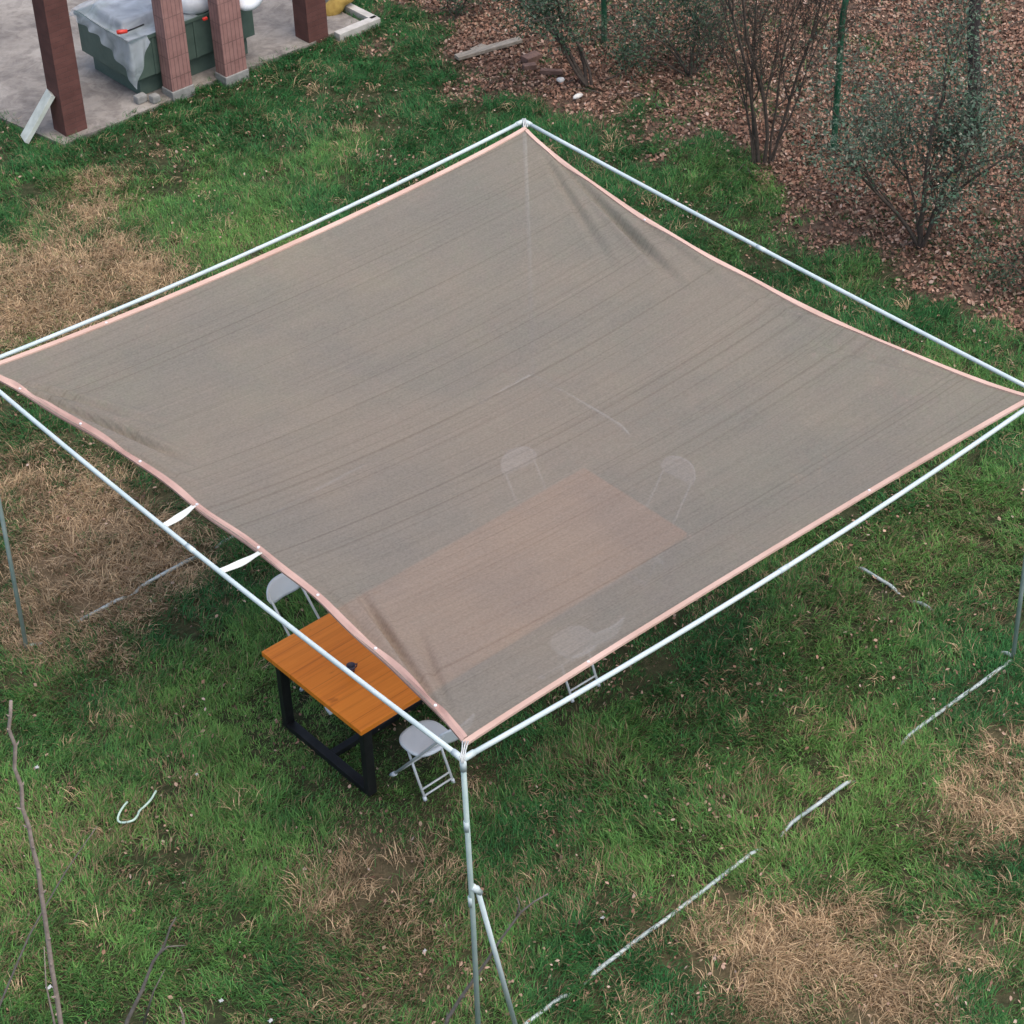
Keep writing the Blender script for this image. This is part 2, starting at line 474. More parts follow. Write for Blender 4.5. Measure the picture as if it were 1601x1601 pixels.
gx = axis(-4.5, 17.5, 0.06, 260); gy = axis(-4.5, 18.5, 0.06, 260)
GX, GY = np.meshgrid(gx, gy)
GZ = ground_z(GX, GY)
GZ = np.where(in_patio(GX, GY, 0.3) & (GY < 20), np.minimum(GZ, 0.0), GZ)
V = np.stack([GX, GY, GZ], -1).reshape(-1, 3)
nx, ny = len(gx), len(gy)
idx = np.arange(nx * ny).reshape(ny, nx)
Fq = np.stack([idx[:-1, :-1], idx[:-1, 1:], idx[1:, 1:], idx[1:, :-1]], -1).reshape(-1, 4)
me = fast_mesh('ground', V, Fq.ravel(), np.full(len(Fq), 4))
for nm, arr in (('dry', dry_mask(GX, GY)), ('litter', litter_mask(GX, GY))):
    at_ = me.attributes.new(nm, 'FLOAT', 'POINT'); at_.data.foreach_set('value', arr.astype(np.float32).ravel())
o = mesh_obj('ground', me, M['soil'], smooth=True); tag(o, kind='structure')

# patio slab with a broken front edge
fx = np.linspace(4.62, 8.72, 80)
fy = 12.12 + 0.16 * (fbm(fx * 2.3, fx * 0, 77, 3) - 0.5)
pts = [(x, y) for x, y in zip(fx, fy)] + [(8.72, 19.5), (3.4, 19.5)]
mb = MB(); n = len(pts)
mb.add([(x, y, 0.05) for x, y in pts] + [(x, y, -0.12) for x, y in pts],
       [tuple(range(n))] + [(i, i + n, (i + 1) % n + n, (i + 1) % n) for i in range(n)])
o = mb.build('patio', M['concrete']); tag(o, kind='structure')
# open kerb frame at the slab's right corner
mb = MB()
mb.box((8.83, 12.50, 0.03), (0.10, 0.98, 0.14), bev=0.008)
mb.box((8.575, 12.015, 0.03), (0.60, 0.11, 0.14), bev=0.008)
o = mb.build('kerb', M['pale_concrete']); tag(o, kind='structure')

# ------------------------------------------------------------------ grass and leaf litter
def region_ok(x, y, margin):
    """the stretch of lawn the photograph can see, with a margin round it"""
    q = [at(0, 1601), at(1601, 1601), at(1601, 0), at(0, 0)]
    ok = np.ones_like(x, dtype=bool)
    for i in range(4):
        a = q[i]; b_ = q[(i + 1) % 4]
        e = (b_ - a); L = math.hypot(e.x, e.y)
        ok &= ((x - a.x) * (-e.y) + (y - a.y) * e.x) / L > -margin
    return ok

def make_grass():
    x = NP.uniform(-3.6, 16.5, 60000); y = NP.uniform(-4, 17.5, 60000)
    area = 20.1 * 21.5
    dens = 330
    T = int(area * dens)
    x = NP.uniform(-3.6, 16.5, T); y = NP.uniform(-4, 17.5, T)
    lit = litter_mask(x, y); dry = dry_mask(x, y)
    bare = fbm(x * 1.9, y * 1.9, 23, 4)
    keep = region_ok(x, y, 0.7) & ~in_patio(x, y, -0.06)
    pk = (1 - lit) ** 1.6 * np.clip(0.35 + (bare - 0.30) * 4.5, 0.22, 1) + 0.025
    weeds = sstep(0.52, 0.75, fbm(x * 1.2, y * 1.2, 91, 3)) * lit * 0.20
    keep &= NP.uniform(0, 1, T) < np.maximum(pk, weeds)
    x = x[keep]; y = y[keep]; dry = dry[keep]; lit = lit[keep]; bare = bare[keep]
    T = len(x)
    isdry = NP.uniform(0, 1, T) < np.clip(dry * 1.05 - 0.2, 0.015, 0.72)
    tone = fbm(x * 0.8, y * 0.8, 61, 4)             # yellower or bluer green over a metre or so
    vig = fbm(x * 2.6, y * 2.6, 71, 4)              # vigour: taller clumps and thin places
    swirl = fbm(x * 0.9, y * 0.9, 81, 3) * 4 * math.pi
    nb = np.where(isdry, 18, 22)
    rep = np.repeat(np.arange(T), nb)
    N = len(rep)
    d = isdry[rep]
    bx = x[rep] + NP.normal(0, 1, N) * np.where(d, 0.04, 0.034)
    by = y[rep] + NP.normal(0, 1, N) * np.where(d, 0.04, 0.034)
    tang = np.where(isdry, swirl + NP.normal(0, 1.1, T), swirl * 0.8 + NP.normal(0, 1.0, T))
    ang = tang[rep] + NP.normal(0, 0.75, N)
    ln = np.where(d, NP.uniform(0.06, 0.20, N), NP.uniform(0.045, 0.135, N)) * (0.55 + 0.95 * vig[rep])
    ln *= np.where(lit[rep] > 0.4, 0.6, 1.0)
    near_table = (bx > 0.55) & (bx < 4.4) & (by > 1.75) & (by < 3.75)
    ln = np.where(near_table, ln * 0.45, ln)
    lean = np.where(d, NP.uniform(0.95, 1.52, N), NP.uniform(0.5, 1.42, N))
    w = np.where(d, NP.uniform(0.0030, 0.0058, N), NP.uniform(0.0032, 0.0068, N))
    bz = ground_z(bx, by) - 0.004
    dx = np.cos(ang); dy = np.sin(ang)
    sx = -dy; sy = dx
    l1 = ln * 0.5
    mx_ = bx + dx * l1 * np.sin(lean * 0.6); my_ = by + dy * l1 * np.sin(lean * 0.6); mz = bz + l1 * np.cos(lean * 0.6)
    e2 = np.minimum(lean * 1.35, 1.75)
    tx = mx_ + dx * l1 * np.sin(e2); ty = my_ + dy * l1 * np.sin(e2); tz = np.maximum(mz + l1 * np.cos(e2), bz + 0.008)
    Vv = np.empty((N, 5, 3), dtype=np.float32)
    Vv[:, 0] = np.stack([bx - sx * w * .5, by - sy * w * .5, bz], -1)
    Vv[:, 1] = np.stack([bx + sx * w * .5, by + sy * w * .5, bz], -1)
    Vv[:, 2] = np.stack([mx_ + sx * w * .5, my_ + sy * w * .5, mz], -1)
    Vv[:, 3] = np.stack([mx_ - sx * w * .5, my_ - sy * w * .5, mz], -1)
    Vv[:, 4] = np.stack([tx, ty, tz], -1)
    # colours of the blades themselves
    t = np.clip((tone[rep] - 0.34 - 0.018 * (bx + by - 6)) * 2.8 + NP.normal(0, 0.22, N), 0, 1)[:, None]
    deep = np.array([0.040, 0.160, 0.046]); yel = np.array([0.152, 0.305, 0.074])
    col = deep * (1 - t) + yel * t
    tt = NP.uniform(0.55, 1.5, T)[rep][:, None]
    col = col * tt
    deadm = sstep(0.42, 0.66, fbm(x * 1.4 + 7, y * 1.4, 33, 4)) * sstep(16, 3, x + y)
    br = (NP.uniform(0, 1, N) < (0.08 + 0.26 * deadm[rep] + 0.25 * np.clip(0.55 - bare[rep], 0, 0.3) + 0.75 * np.clip(dry[rep], 0, 0.7)))[:, None]
    col = np.where(br, np.array([0.30, 0.225, 0.13]) * NP.uniform(0.45, 1.5, N)[:, None], col)
    s = NP.uniform(0, 1, N)[:, None]
    straw = np.array([0.27, 0.180, 0.098]) * (1 - s) + np.array([0.66, 0.490, 0.300]) * s
    straw = straw * NP.uniform(0.75, 1.45, T)[rep][:, None]
    col = np.where(d[:, None], straw, col)
    colv = np.repeat(col[:, None, :], 5, axis=1)
    b0 = (np.arange(N) * 5)[:, None]
    faces = np.concatenate([b0 + np.array([[0, 1, 2, 3]]), b0 + np.array([[3, 2, 4]])], axis=1).ravel()
    lt = np.tile(np.array([4, 3]), N)
    me = fast_mesh('grass', Vv.reshape(-1, 3), faces, lt, colv.reshape(-1, 3))
    o = mesh_obj('grass', me, M['grass'])
    tag(o, 'uneven green lawn with tan dried out patches around the canopy', 'grass', kind='stuff')
    return N

def leaf_cards(x, y, z, size, tilt, col, seed, aspect=(0.45, 0.75), fold=0.35):
    """folded six point leaves lying at the given spots"""
    R = np.random.default_rng(seed)
    N = len(x)
    asp = R.uniform(aspect[0], aspect[1], N)
    tpl = np.array([[-0.5, 0, 0], [-0.1, 0.5, 1], [0.28, 0.36, 1], [0.5, 0, 0], [0.28, -0.36, 1], [-0.1, -0.5, 1]])
    P = np.repeat(tpl[None], N, 0).copy()
    fz = R.uniform(-0.1, fold, N)
    Z = P[:, :, 2] * fz[:, None] * size[:, None] * 0.5
    X = P[:, :, 0] * size[:, None]; Y = P[:, :, 1] * (size * asp)[:, None]
    a = R.uniform(0, 2 * np.pi, N)[:, None]; rx = R.normal(0, 1, N)[:, None] * tilt; ry = R.normal(0, 1, N)[:, None] * tilt
    Y2 = Y * np.cos(rx) - Z * np.sin(rx); Z2 = Y * np.sin(rx) + Z * np.cos(rx)
    X3 = X * np.cos(ry) + Z2 * np.sin(ry); Z3 = -X * np.sin(ry) + Z2 * np.cos(ry)
    X4 = X3 * np.cos(a) - Y2 * np.sin(a); Y4 = X3 * np.sin(a) + Y2 * np.cos(a)
    Vv = np.stack([X4 + x[:, None], Y4 + y[:, None], Z3 + z[:, None]], -1).reshape(-1, 3)
    b0 = (np.arange(N) * 6)[:, None]
    faces = np.concatenate([b0 + np.array([[0, 3, 2, 1]]), b0 + np.array([[0, 5, 4, 3]])], axis=1).ravel()
    return Vv, faces, np.full(2 * N, 4), np.repeat(col, 6, axis=0)

LEAFCOL = np.array([[0.30, 0.150, 0.095], [0.38, 0.235, 0.165], [0.21, 0.105, 0.065], [0.115, 0.066, 0.045], [0.44, 0.315, 0.25], [0.27, 0.185, 0.115]])
LEAFCOL = 1.3 * (0.78 * LEAFCOL + 0.22 * LEAFCOL.mean(axis=1, keepdims=True) * np.array([1.05, 0.98, 0.84]))

def make_litter():
    T = int(10.5 * 17 * 1900)
    x = NP.uniform(7.5, 18, T); y = NP.uniform(1, 18, T)
    lit = litter_mask(x, y)
    cl = fbm(x * 3.1, y * 3.1, 19, 3)
    k = region_ok(x, y, 0.8) & ~in_patio(x, y, 0.05) & (NP.uniform(0, 1, T) < lit ** 1.3 * np.clip(0.55 + (cl - 0.35) * 3, 0.4, 1))
    x = x[k]; y = y[k]; cl = cl[k]; n = len(x)
    z = ground_z(x, y) + NP.uniform(0.006, 0.035, n)
    p = NP.choice(6, n, p=[.30, .15, .24, .20, .03, .08])
    col = LEAFCOL[p] * NP.uniform(0.7, 1.25, n)[:, None]
    Vv, f, lt, c4 = leaf_cards(x, y, z, NP.uniform(0.022, 0.062, n), 0.6, col, 5)
    o = mesh_obj('leaf_litter', fast_mesh('leaf_litter', Vv, f, lt, c4), M['leaf'])
    tag(o, 'russet carpet of dead leaves on the ground under the shrubs', 'leaf litter', kind='stuff')
    # single leaves blown onto the lawn
    T = 60000
    x = NP.uniform(-3.5, 12, T); y = NP.uniform(-4, 15, T)
    cl = fbm(x * 1.7, y * 1.7, 29, 3); bare = fbm(x * 1.9, y * 1.9, 23, 4)
    k = region_ok(x, y, 0.5) & ~in_patio(x, y, 0.0) & (litter_mask(x, y) < 0.6)
    k &= NP.uniform(0, 1, T) < np.clip((cl - 0.36) * 1.5 + np.clip(0.5 - bare, 0, 1) * 1.5, 0.06, 0.8)
    x = x[k]; y = y[k]; n = len(x)
    z = ground_z(x, y) + NP.uniform(0.015, 0.065, n)
    p = NP.choice(6, n, p=[.20, .26, .16, .1, .08, .20])
    col = LEAFCOL[p] * NP.uniform(0.8, 1.3, n)[:, None]
    Vv, f, lt, c4 = leaf_cards(x, y, z, NP.uniform(0.016, 0.042, n), 0.6, col, 6)
    o = mesh_obj('fallen_leaves', fast_mesh('fallen_leaves', Vv, f, lt, c4), M['leaf'])
    tag(o, 'small pale brown fallen leaves sprinkled over the lawn', 'fallen leaves', kind='stuff')

make_grass()
make_litter()

# ------------------------------------------------------------------ brick pillars of the pavilion
def pillar(x0, x1, y0, depth, h, mat, label, plinth):
    c = Vector(((x0 + x1) / 2, y0 + depth / 2, 0.05))
    t = empty('brick_pillar', c, label, 'pillar', 'pillars along the patio edge')
    sx = x1 - x0
    z0 = 0.0
    if plinth:
        MB().box((c.x, c.y, 0.05), (sx + 0.025, depth + 0.025, 0.16), bev=0.01).build('plinth', M['plinth'], t)
        z0 = 0.13
    mb = MB().box((c.x, c.y, (z0 + h) / 2), (sx, depth, h - z0), bev=0.006)
    mb.build('shaft', mat, t)
    # capping course far above the picture
    MB().box((c.x, c.y, h + 0.04), (sx + 0.06, depth + 0.06, 0.08), bev=0.008).build('capital', M['plinth'], t)
    return t
pillar(4.735, 5.005, 12.20, 0.25, 2.9, M['tile_dark'], 'dark maroon pillar with the pale board leaning on it', False)
pillar(6.06, 6.325, 12.10, 0.19, 2.9, M['tile_pink'], 'pinkish ribbed brick pillar in front of the plastic sheet', True)
pillar(6.685, 6.975, 11.97, 0.19, 2.9, M['tile_pink'], 'pinkish ribbed brick pillar at right end of green cabinet', True)
pillar(7.945, 8.225, 12.11, 0.26, 2.9, M['tile_dark'], 'dark maroon pillar standing alone near the kerb frame', False)

# green cabinet behind the two pink pillars
bx0, bx1, by0, by1 = 5.74, 7.36, 12.315, 13.38
t = empty('green_cabinet', ((bx0 + bx1) / 2, (by0 + by1) / 2, 0.05), 'dull green cabinet with recessed base behind pink pillars', 'cabinet')
MB().box(((bx0 + bx1) / 2 + 0.02, (by0 + by1) / 2 + 0.02, 0.17), (bx1 - bx0 - 0.16, by1 - by0 - 0.14, 0.24), bev=0.006).build('base', M['box_green'], t)
mb = MB().box(((bx0 + bx1) / 2, (by0 + by1) / 2, 0.51), (bx1 - bx0, by1 - by0, 0.44), bev=0.008)
mb.build('body', M['box_green'], t)
MB().box(((bx0 + bx1) / 2, (by0 + by1) / 2, 0.750), (bx1 - bx0 + 0.04, by1 - by0 + 0.04, 0.04), bev=0.006).build('lid', M['box_green'], t)
for k in range(3):
    MB().box((bx0 + 0.28 + k * 0.55, by0 - 0.006, 0.51), (0.03, 0.012, 0.43)).build('rib', M['box_green'], t)
mb = MB()
for (px, py, s) in ((224, 158, .13), (246, 158, .1)):
    q = at(px, py, 0.08); mb.box((q.x, q.y + 0.05, 0.095), (s, 0.1, 0.09), bev=0.02)
o = mb.build('stone_block', M['plinth']); tag(o, 'grey stone blocks on the patio at the cabinet foot', 'stone')

# grey board under the film, then the film draped over the cabinet
q = Vector((6.15, 12.80, 0.772))
mb = MB().box((q.x, q.y, q.z + 0.055), (0.66, 0.5, 0.11), Euler((0.0, 0.0, 0.12)).to_matrix(), bev=0.015)
o = mb.build('grey_panel', M['grey_panel']); tag(o, 'grey slab wrapped under the plastic sheet on the cabinet', 'panel')
NU, NVt = 46, 34
vs = []; fs = []
x0, x1, y0, y1 = bx0 - 0.03, 6.62, by0 - 0.03, by1 + 0.03
nu_s = 10
def film_top(x, y):
    h = 0.778
    inside = max(0.0, 1 - max(abs(x - 6.15) / 0.40, abs(y - 12.80) / 0.32) ** 6)
    h += 0.12 * min(1, inside * 1.6)
    h += 0.10 * math.exp(-(((x - 5.9) / 0.16) ** 2 + ((y - 13.2) / 0.2) ** 2))
    h += 0.022 * float(fbm(np.array([x * 4.0]), np.array([y * 4.0]), 13, 2)[0])
    return h
G = {}
for i in range(NU + 1):
    for j in range(NVt + 1):
        x = x0 + (x1 - x0) * i / NU; y = y0 + (y1 - y0) * j / NVt
        G[(i, j)] = len(vs); vs.append((x, y, film_top(x, y)))
for i in range(NU):
    for j in range(NVt):
        fs.append((G[(i, j)], G[(i + 1, j)], G[(i + 1, j + 1)], G[(i, j + 1)]))
# hanging flap on the left side and round the front corner
def flap(path, drop, outn):
    prev = None
    for k, (x, y, idx0) in enumerate(path):
        col_ = [idx0]
        L = drop[k]
        for s in range(1, nu_s + 1):
            f = s / nu_s
            wv = 0.022 * math.sin(k * 0.9 + f * 3) * f + 0.03 * f
            col_.append(len(vs)); vs.append((x + outn[k][0] * wv, y + outn[k][1] * wv, vs[idx0][2] - 0.01 - L * f))
        if prev:
            for s in range(nu_s): fs.append((prev[s], col_[s], col_[s + 1], prev[s + 1]))
        prev = col_
path = []; drop = []; outn = []
for j in range(NVt, -1, -1):
    f = 1 - j / NVt
    path.append((x0, y0 + (y1 - y0) * j / NVt, G[(0, j)])); drop.append(0.06 + 0.05 * math.sin(f * 5) + 0.45 * max(0, f - 0.40) ** 1.3 / 0.52); outn.append((-1, 0))
for i in range(0, 13):
    f = i / 12
    path.append((x0 + (x1 - x0) * i / NU, y0, G[(i, 0)])); drop.append(0.50 * (1 - f) ** 1.0 + 0.05); outn.append((0, -1))
flap(path, drop, outn)
me = bpy.data.meshes.new('plastic_sheet'); me.from_pydata(vs, [], fs); me.update()
o = mesh_obj('plastic_sheet', me, M['film'], smooth=True)
tag(o, 'crumpled translucent plastic sheet hanging over the green cabinet corner', 'plastic sheet')
# paint roller-like tool: red grip, dark rod
a = at(183, 56, 0.83); b_ = at(200, 54, 0.83); c_ = at(226, 44, 0.86)
a.z = 0.87; b_.z = 0.87; c_.z = 0.905
t = empty('hand_tool', a, 'red handled tool lying on the plastic sheet', 'tool')
MB().tube([a, a.lerp(b_, .3), b_], [0.022, 0.028, 0.020], 8).build('handle', M['red'], t, True)
MB().tube([b_, c_], 0.009, 6).build('rod', M['black_steel'], t, True)

def blob(name, c, s, mat, seed, label, cat, group=None, lump=0.35, sub=3):
    bm = bmesh.new(); bmesh.ops.create_icosphere(bm, subdivisions=sub, radius=1.0)
    R = random.Random(seed)
    offs = [Vector((R.uniform(-1, 1), R.uniform(-1, 1), R.uniform(-1, 1))).normalized() for _ in range(14)]
    amps = [R.uniform(-lump, lump) for _ in offs]
    for v_ in bm.verts:
        n_ = v_.co.normalized(); k = 1.0
        for of, am in zip(offs, amps): k += am * max(0, n_.dot(of)) ** 5
        v_.co = Vector((n_.x * s[0], n_.y * s[1], max(-0.7, n_.z) * s[2])) * k
    bm.transform(Matrix.Translation(c))
    me = bpy.data.meshes.new(name); bm.to_mesh(me); bm.free()
    o = mesh_obj(name, me, mat, smooth=True)
    return tag(o, label, cat, group)
q = at(306, 12, 0.8); blob('plastic_bag', (q.x, q.y, 0.86), (0.17, 0.15, 0.12), M['bag'], 3, 'white plastic bag on the cabinet between the two pink pillars', 'bag', lump=0.5)
q = at(313, 19, 0.85); mb = MB().box((q.x, q.y - 0.08, 0.80), (0.06, 0.03, 0.03), bev=0.008); o = mb.build('red_packet', M['red']); tag(o, 'small red packet beside the white bag between pillars', 'packet')
q = at(396, 3, 0.8); blob('plastic_bag', (q.x, q.y, 0.85), (0.20, 0.13, 0.09), M['bag'], 8, 'white plastic bag at right end of the cabinet top', 'bag', lump=0.5)
q = at(532, 12, 0.1); blob('yellow_sack', (q.x + 0.05, q.y + 0.05, 0.15), (0.16, 0.13, 0.13), M['yellow'], 12, 'mustard yellow sack slumped behind the kerb frame', 'sack', lump=0.6)
# rag pinned on the first pillar
mb = MB()
q = upright(Vector((4.735, 12.40, 0)), 66, 3)
pv = [(4.725, 12.46, 1.98), (4.722, 12.19, 1.98), (4.722, 12.19, 1.74), (4.715, 12.30, 1.86), (4.70, 12.19, 1.98), (4.705, 12.46, 1.98)]
mb.add([(4.718, 12.45, 2.02), (4.715, 12.21, 2.02), (4.708, 12.20, 1.72), (4.705, 12.32, 1.84), (4.700, 12.45, 2.02), (4.697, 12.21, 2.02), (4.694, 12.20, 1.72), (4.690, 12.32, 1.84)],
       [(0, 1, 2, 3), (7, 6, 5, 4), (0, 4, 5, 1), (1, 5, 6, 2), (2, 6, 7, 3), (3, 7, 4, 0)])
o = mb.build('hanging_rag', M['tan_cloth']); tag(o, 'tan rag hanging on the maroon pillar above the pale board', 'rag')

# pale board leaning on the first pillar
lo = at(42, 222, 0.05); hi = Vector((4.70, 12.36, 0.46))
lo = Vector((4.40, 12.46, 0.05))
ax = (hi - lo); L = ax.length; ax.normalize()
side = Vector((0.25, 1, 0)).normalized(); side = (side - ax * side.dot(ax)).normalized(); nrm = ax.cross(side)
R3 = Matrix((ax, side, nrm)).transposed()
mb = MB().box(lo + ax * (L / 2) + Vector((0, 0, 0.03)), (L + 0.08, 0.17, 0.05), R3, bev=0.005)
o = mb.build('leaning_board', M['pale_board']); tag(o, 'short pale board leaning against the maroon pillar base', 'board')

# ------------------------------------------------------------------ planks, bricks and rubble by the litter
def ground_bar(name, pa, pb, w, h, mat, label, cat, group=None, z=0.03):
    a = at(*pa); b_ = at(*pb)
    d = b_ - a; L = d.length
    mb = MB().box((a + b_) / 2 + Vector((0, 0, z)), (L, w, h), Euler((0, 0.01, math.atan2(d.y, d.x))).to_matrix(), bev=0.004)
    o = mb.build(name, mat); return tag(o, label, cat, group)
ground_bar('timber_plank', (714, 98), (814, 69), 0.10, 0.04, M['grey_wood'], 'long grey plank lying on the leaf litter', 'plank', z=0.06)
ground_bar('timber_plank', (742, 85), (762, 76), 0.16, 0.03, M['grey_wood'], 'short grey plank offcut behind the long plank', 'plank')
ground_bar('old_brick', (820, 101), (842, 92), 0.13, 0.07, M['brick'], 'loose reddish brick nearest the long plank end', 'brick', z=0.05)
ground_bar('old_brick', (818, 112), (838, 109), 0.08, 0.06, M['brick'], 'loose reddish brick in front of the other near the plank', 'brick', z=0.05)
ground_bar('old_brick', (845, 118), (880, 119), 0.06, 0.05, M['brick'], 'narrow reddish brick beside the leafy shrub base', 'brick', z=0.05)
q = at(877, 131); blob('white_rubble', (q.x, q.y, 0.05), (0.04, 0.034, 0.03), M['rubble'], 21, 'white rubble lump nearest the loose bricks', 'rubble', sub=2)
q = at(903, 157); blob('white_rubble', (q.x, q.y, 0.05), (0.07, 0.032, 0.03), M['rubble'], 22, 'longer white rubble lump at the lawn edge', 'rubble', sub=2)

# ------------------------------------------------------------------ wire fence beyond the shrubs
t = empty('wire_fence', (10.4, 8.06, 0), 'green wire fence with slim posts running through the leaf litter', 'fence')
for (fx_, fy_) in ((10.41, 2.87), (10.397, 6.332), (10.38, 9.79), (10.36, 13.25)):
    MB().tube([(fx_, fy_, -0.1), (fx_, fy_, 0.0), (fx_, fy_, 1.45), (fx_ + 0.015, fy_ - 0.008, 1.62), (fx_ + 0.05, fy_ - 0.03, 1.95)], 0.033, 8).build('fence_post', M['fence_green'], t, True)
mb = MB()
for k in range(int((13.25 - 2.87) / 0.09)):
    yy = 2.87 + k * 0.09
    w_ = 0.0011
    mb.add([(10.43 - w_, yy - w_, 0.02), (10.43 + w_, yy - w_, 0.02), (10.43 + w_, yy + w_, 0.02), (10.43 - w_, yy + w_, 0.02),
            (10.43 - w_, yy - w_, 1.5), (10.43 + w_, yy - w_, 1.5), (10.43 + w_, yy + w_, 1.5), (10.43 - w_, yy + w_, 1.5)],
           [(0, 1, 5, 4), (1, 2, 6, 5), (2, 3, 7, 6), (3, 0, 4, 7)])
for k in range(11):
    zz = 0.05 + k * 0.145
    mb.tube([(10.432, 2.87, zz), (10.432, 13.25, zz)], 0.0013, 4)
mb.build('wire_mesh', M['fence_green'], t)

# dark bare trunk behind
b0 = at(1521, 215)
top = upright(b0, 1529, -260)
mb = MB()
pts = [b0.lerp(top, k / 8) + Vector((0.012 * math.sin(k * 1.7), 0.012 * math.cos(k * 2.1), 0)) for k in range(9)]
pts[0].z = -0.05
mb.tube(pts, [0.085, 0.072, 0.066, 0.063, 0.061, 0.059, 0.057, 0.055, 0.05], 12)
t = empty('dark_trunk', b0, 'dark straight bare trunk rising behind the grey green shrub', 'trunk')
mb.build('trunk', M['pole_dark'], t, True)

# ------------------------------------------------------------------ shrubs
def grow(mb, p, d, length, r, depth, R, tips, spread=0.6, bend=0.18, up=0.12, kids=(2, 4), seg=5, cut=0.35, fine=(0.5, 0.8)):
    pts = [p.copy()]; rads = [r]
    cur = p.copy(); dd = d.normalized()
    for k in range(seg):
        dd = (dd + Vector((R.gauss(0, bend), R.gauss(0, bend), R.gauss(0, bend * 0.6) + up * 0.3))).normalized()
        cur = cur + dd * (length / seg)
        pts.append(cur.copy()); rads.append(r * (1 - 0.55 * (k + 1) / seg))
        if depth <= 1: tips.append((cur.copy(), dd.copy()))
    mb.tube(pts, rads, 6 if r > 0.006 else 4, caps=False)
    if depth <= 0: return
    n = R.randint(*kids)
    for k in range(n):
        i = R.randint(max(1, int(seg * cut)), seg)
        nd = (dd + Vector((R.gauss(0, spread), R.gauss(0, spread), R.gauss(0, spread * 0.7) + up))).normalized()
        grow(mb, pts[i], nd, length * R.uniform(*fine), max(0.0021, rads[i] * 0.62), depth - 1, R, tips, spread, bend, up, kids, seg if length > 0.8 else max(4, seg - 2), cut * 0.7, fine)

def crown_mesh(tips, n, size, cols, R, spread, seed, low=0.0):
    base = np.array([R.choice(tips)[0][:] for _ in range(n)])
    base += np.random.default_rng(seed).normal(0, spread, base.shape)
    base[:, 2] = np.maximum(base[:, 2], 0.06)
    base = base[base[:, 2] > low]; n = len(base)
    rg = np.random.default_rng(seed + 1)
    clump = fbm(base[:, 0] * 5 + base[:, 2] * 3, base[:, 1] * 5 - base[:, 2] * 2, seed, 2)
    c = np.asarray(cols)[rg.integers(0, len(cols), n)] * rg.uniform(0.7, 1.3, n)[:, None] * (0.6 + 0.8 * clump)[:, None]
    return leaf_cards(base[:, 0], base[:, 1], base[:, 2], rg.uniform(size[0], size[1], n), 0.75, c, seed + 2, (0.3, 0.55))

def shrub(name, base, stems, depth, leaves, size, cols, seed, label, cat, group, spread=0.06, mat='bark', kids=(2, 4), sp=0.6, up=0.12, seg=5, bend=0.16, cut=0.35, fine=(0.5, 0.8)):
    R = random.Random(seed)
    t = empty(name, base, label, cat, group)
    mb = MB(); tips = []
    for (dx, dy, dz, L, r, ox, oy) in stems:
        grow(mb, Vector((base.x + ox, base.y + oy, -0.03)), Vector((dx, dy, dz)), L, r, depth, R, tips, sp, bend, up, kids, seg, cut, fine)
    mb.build('stem', M[mat], t, True)
    if leaves:
        Vv, f, lt, c4 = crown_mesh(tips, leaves, size, cols, R, spread, seed, 0.55 if leaves > 8000 else 0.0)
        mesh_obj('crown', fast_mesh('crown', Vv, f, lt, c4), M['foliage'], t)
    return t

rt = CAM_M @ Vector((1, 0, 0))      # direction that runs to the right across the view, along the ground
rt = Vector((rt.x, rt.y, 0)).normalized()
def st(right, deep, up, L, r, o=0.0):
    fwd = Vector((-rt.y, rt.x, 0))
    d = rt * right + fwd * deep
    return (d.x, d.y, up, L, r, rt.x * o, rt.y * o)
GG = [(0.078, 0.125, 0.088), (0.11, 0.165, 0.115), (0.18, 0.21, 0.155), (0.085, 0.165, 0.10)]
DG = [(0.035, 0.075, 0.042), (0.055, 0.110, 0.056), (0.08, 0.13, 0.08)]
SG = 'shrubs along the fence'
shrub('leafy_shrub', at(1440, 388), [st(-0.10, 0.1, 1, 2.0, 0.030), st(-0.34, 0.0, 0.95, 1.75, 0.020), st(0.40, 0.05, 0.8, 1.35, 0.024), st(0.06, -0.15, 1, 1.9, 0.020), st(0.12, 0.25, 0.95, 1.6, 0.018), st(-0.2, 0.3, 0.95, 1.7, 0.016)],
      3, 11000, (0.024, 0.054), GG, 101, 'sparse grey green shrub on crooked dark stems at the right', 'shrub', SG, 0.14, kids=(4, 5), sp=0.75, seg=7, bend=0.2, cut=0.42, fine=(0.30, 0.55))
shrub('leafy_shrub', at(922, 137), [st(-0.45, 0.2, 0.85, 1.5, 0.024), st(-0.2, 0.25, 0.95, 1.6, 0.022, -0.03), st(-0.75, 0.1, 0.75, 1.3, 0.018), st(0.02, 0.3, 1, 1.4, 0.018, 0.03), st(-0.35, 0.5, 0.9, 1.5, 0.016)],
      3, 5600, (0.025, 0.055), DG + GG[:2], 117, 'dark green shrub leaning left above the white rubble', 'shrub', SG, 0.08, kids=(3, 4), sp=0.6, seg=6, bend=0.17, cut=0.4, fine=(0.3, 0.55))
shrub('bare_shrub', at(1187, 258), [st(-0.04, 0.05, 1, 2.3, 0.022), st(0.06, 0.05, 1, 2.3, 0.022, 0.05), st(0.20, 0.05, 1, 2.3, 0.018, 0.12), st(-0.13, 0.12, 1, 2.2, 0.016, -0.04), st(0.11, -0.06, 1.0, 2.1, 0.015, 0.1), st(-0.2, -0.03, 1, 1.9, 0.012, -0.06), st(0.3, 0.1, 1, 1.9, 0.012, 0.08)],
      4, 7500, (0.012, 0.032), [(0.085, 0.062, 0.045), (0.115, 0.085, 0.062), (0.06, 0.065, 0.045)], 133, 'bare brown twiggy shrub between the two leafy shrubs', 'shrub', SG, 0.11, kids=(4, 6), sp=0.42, up=0.25, seg=6, bend=0.09, cut=0.40, fine=(0.28, 0.5))
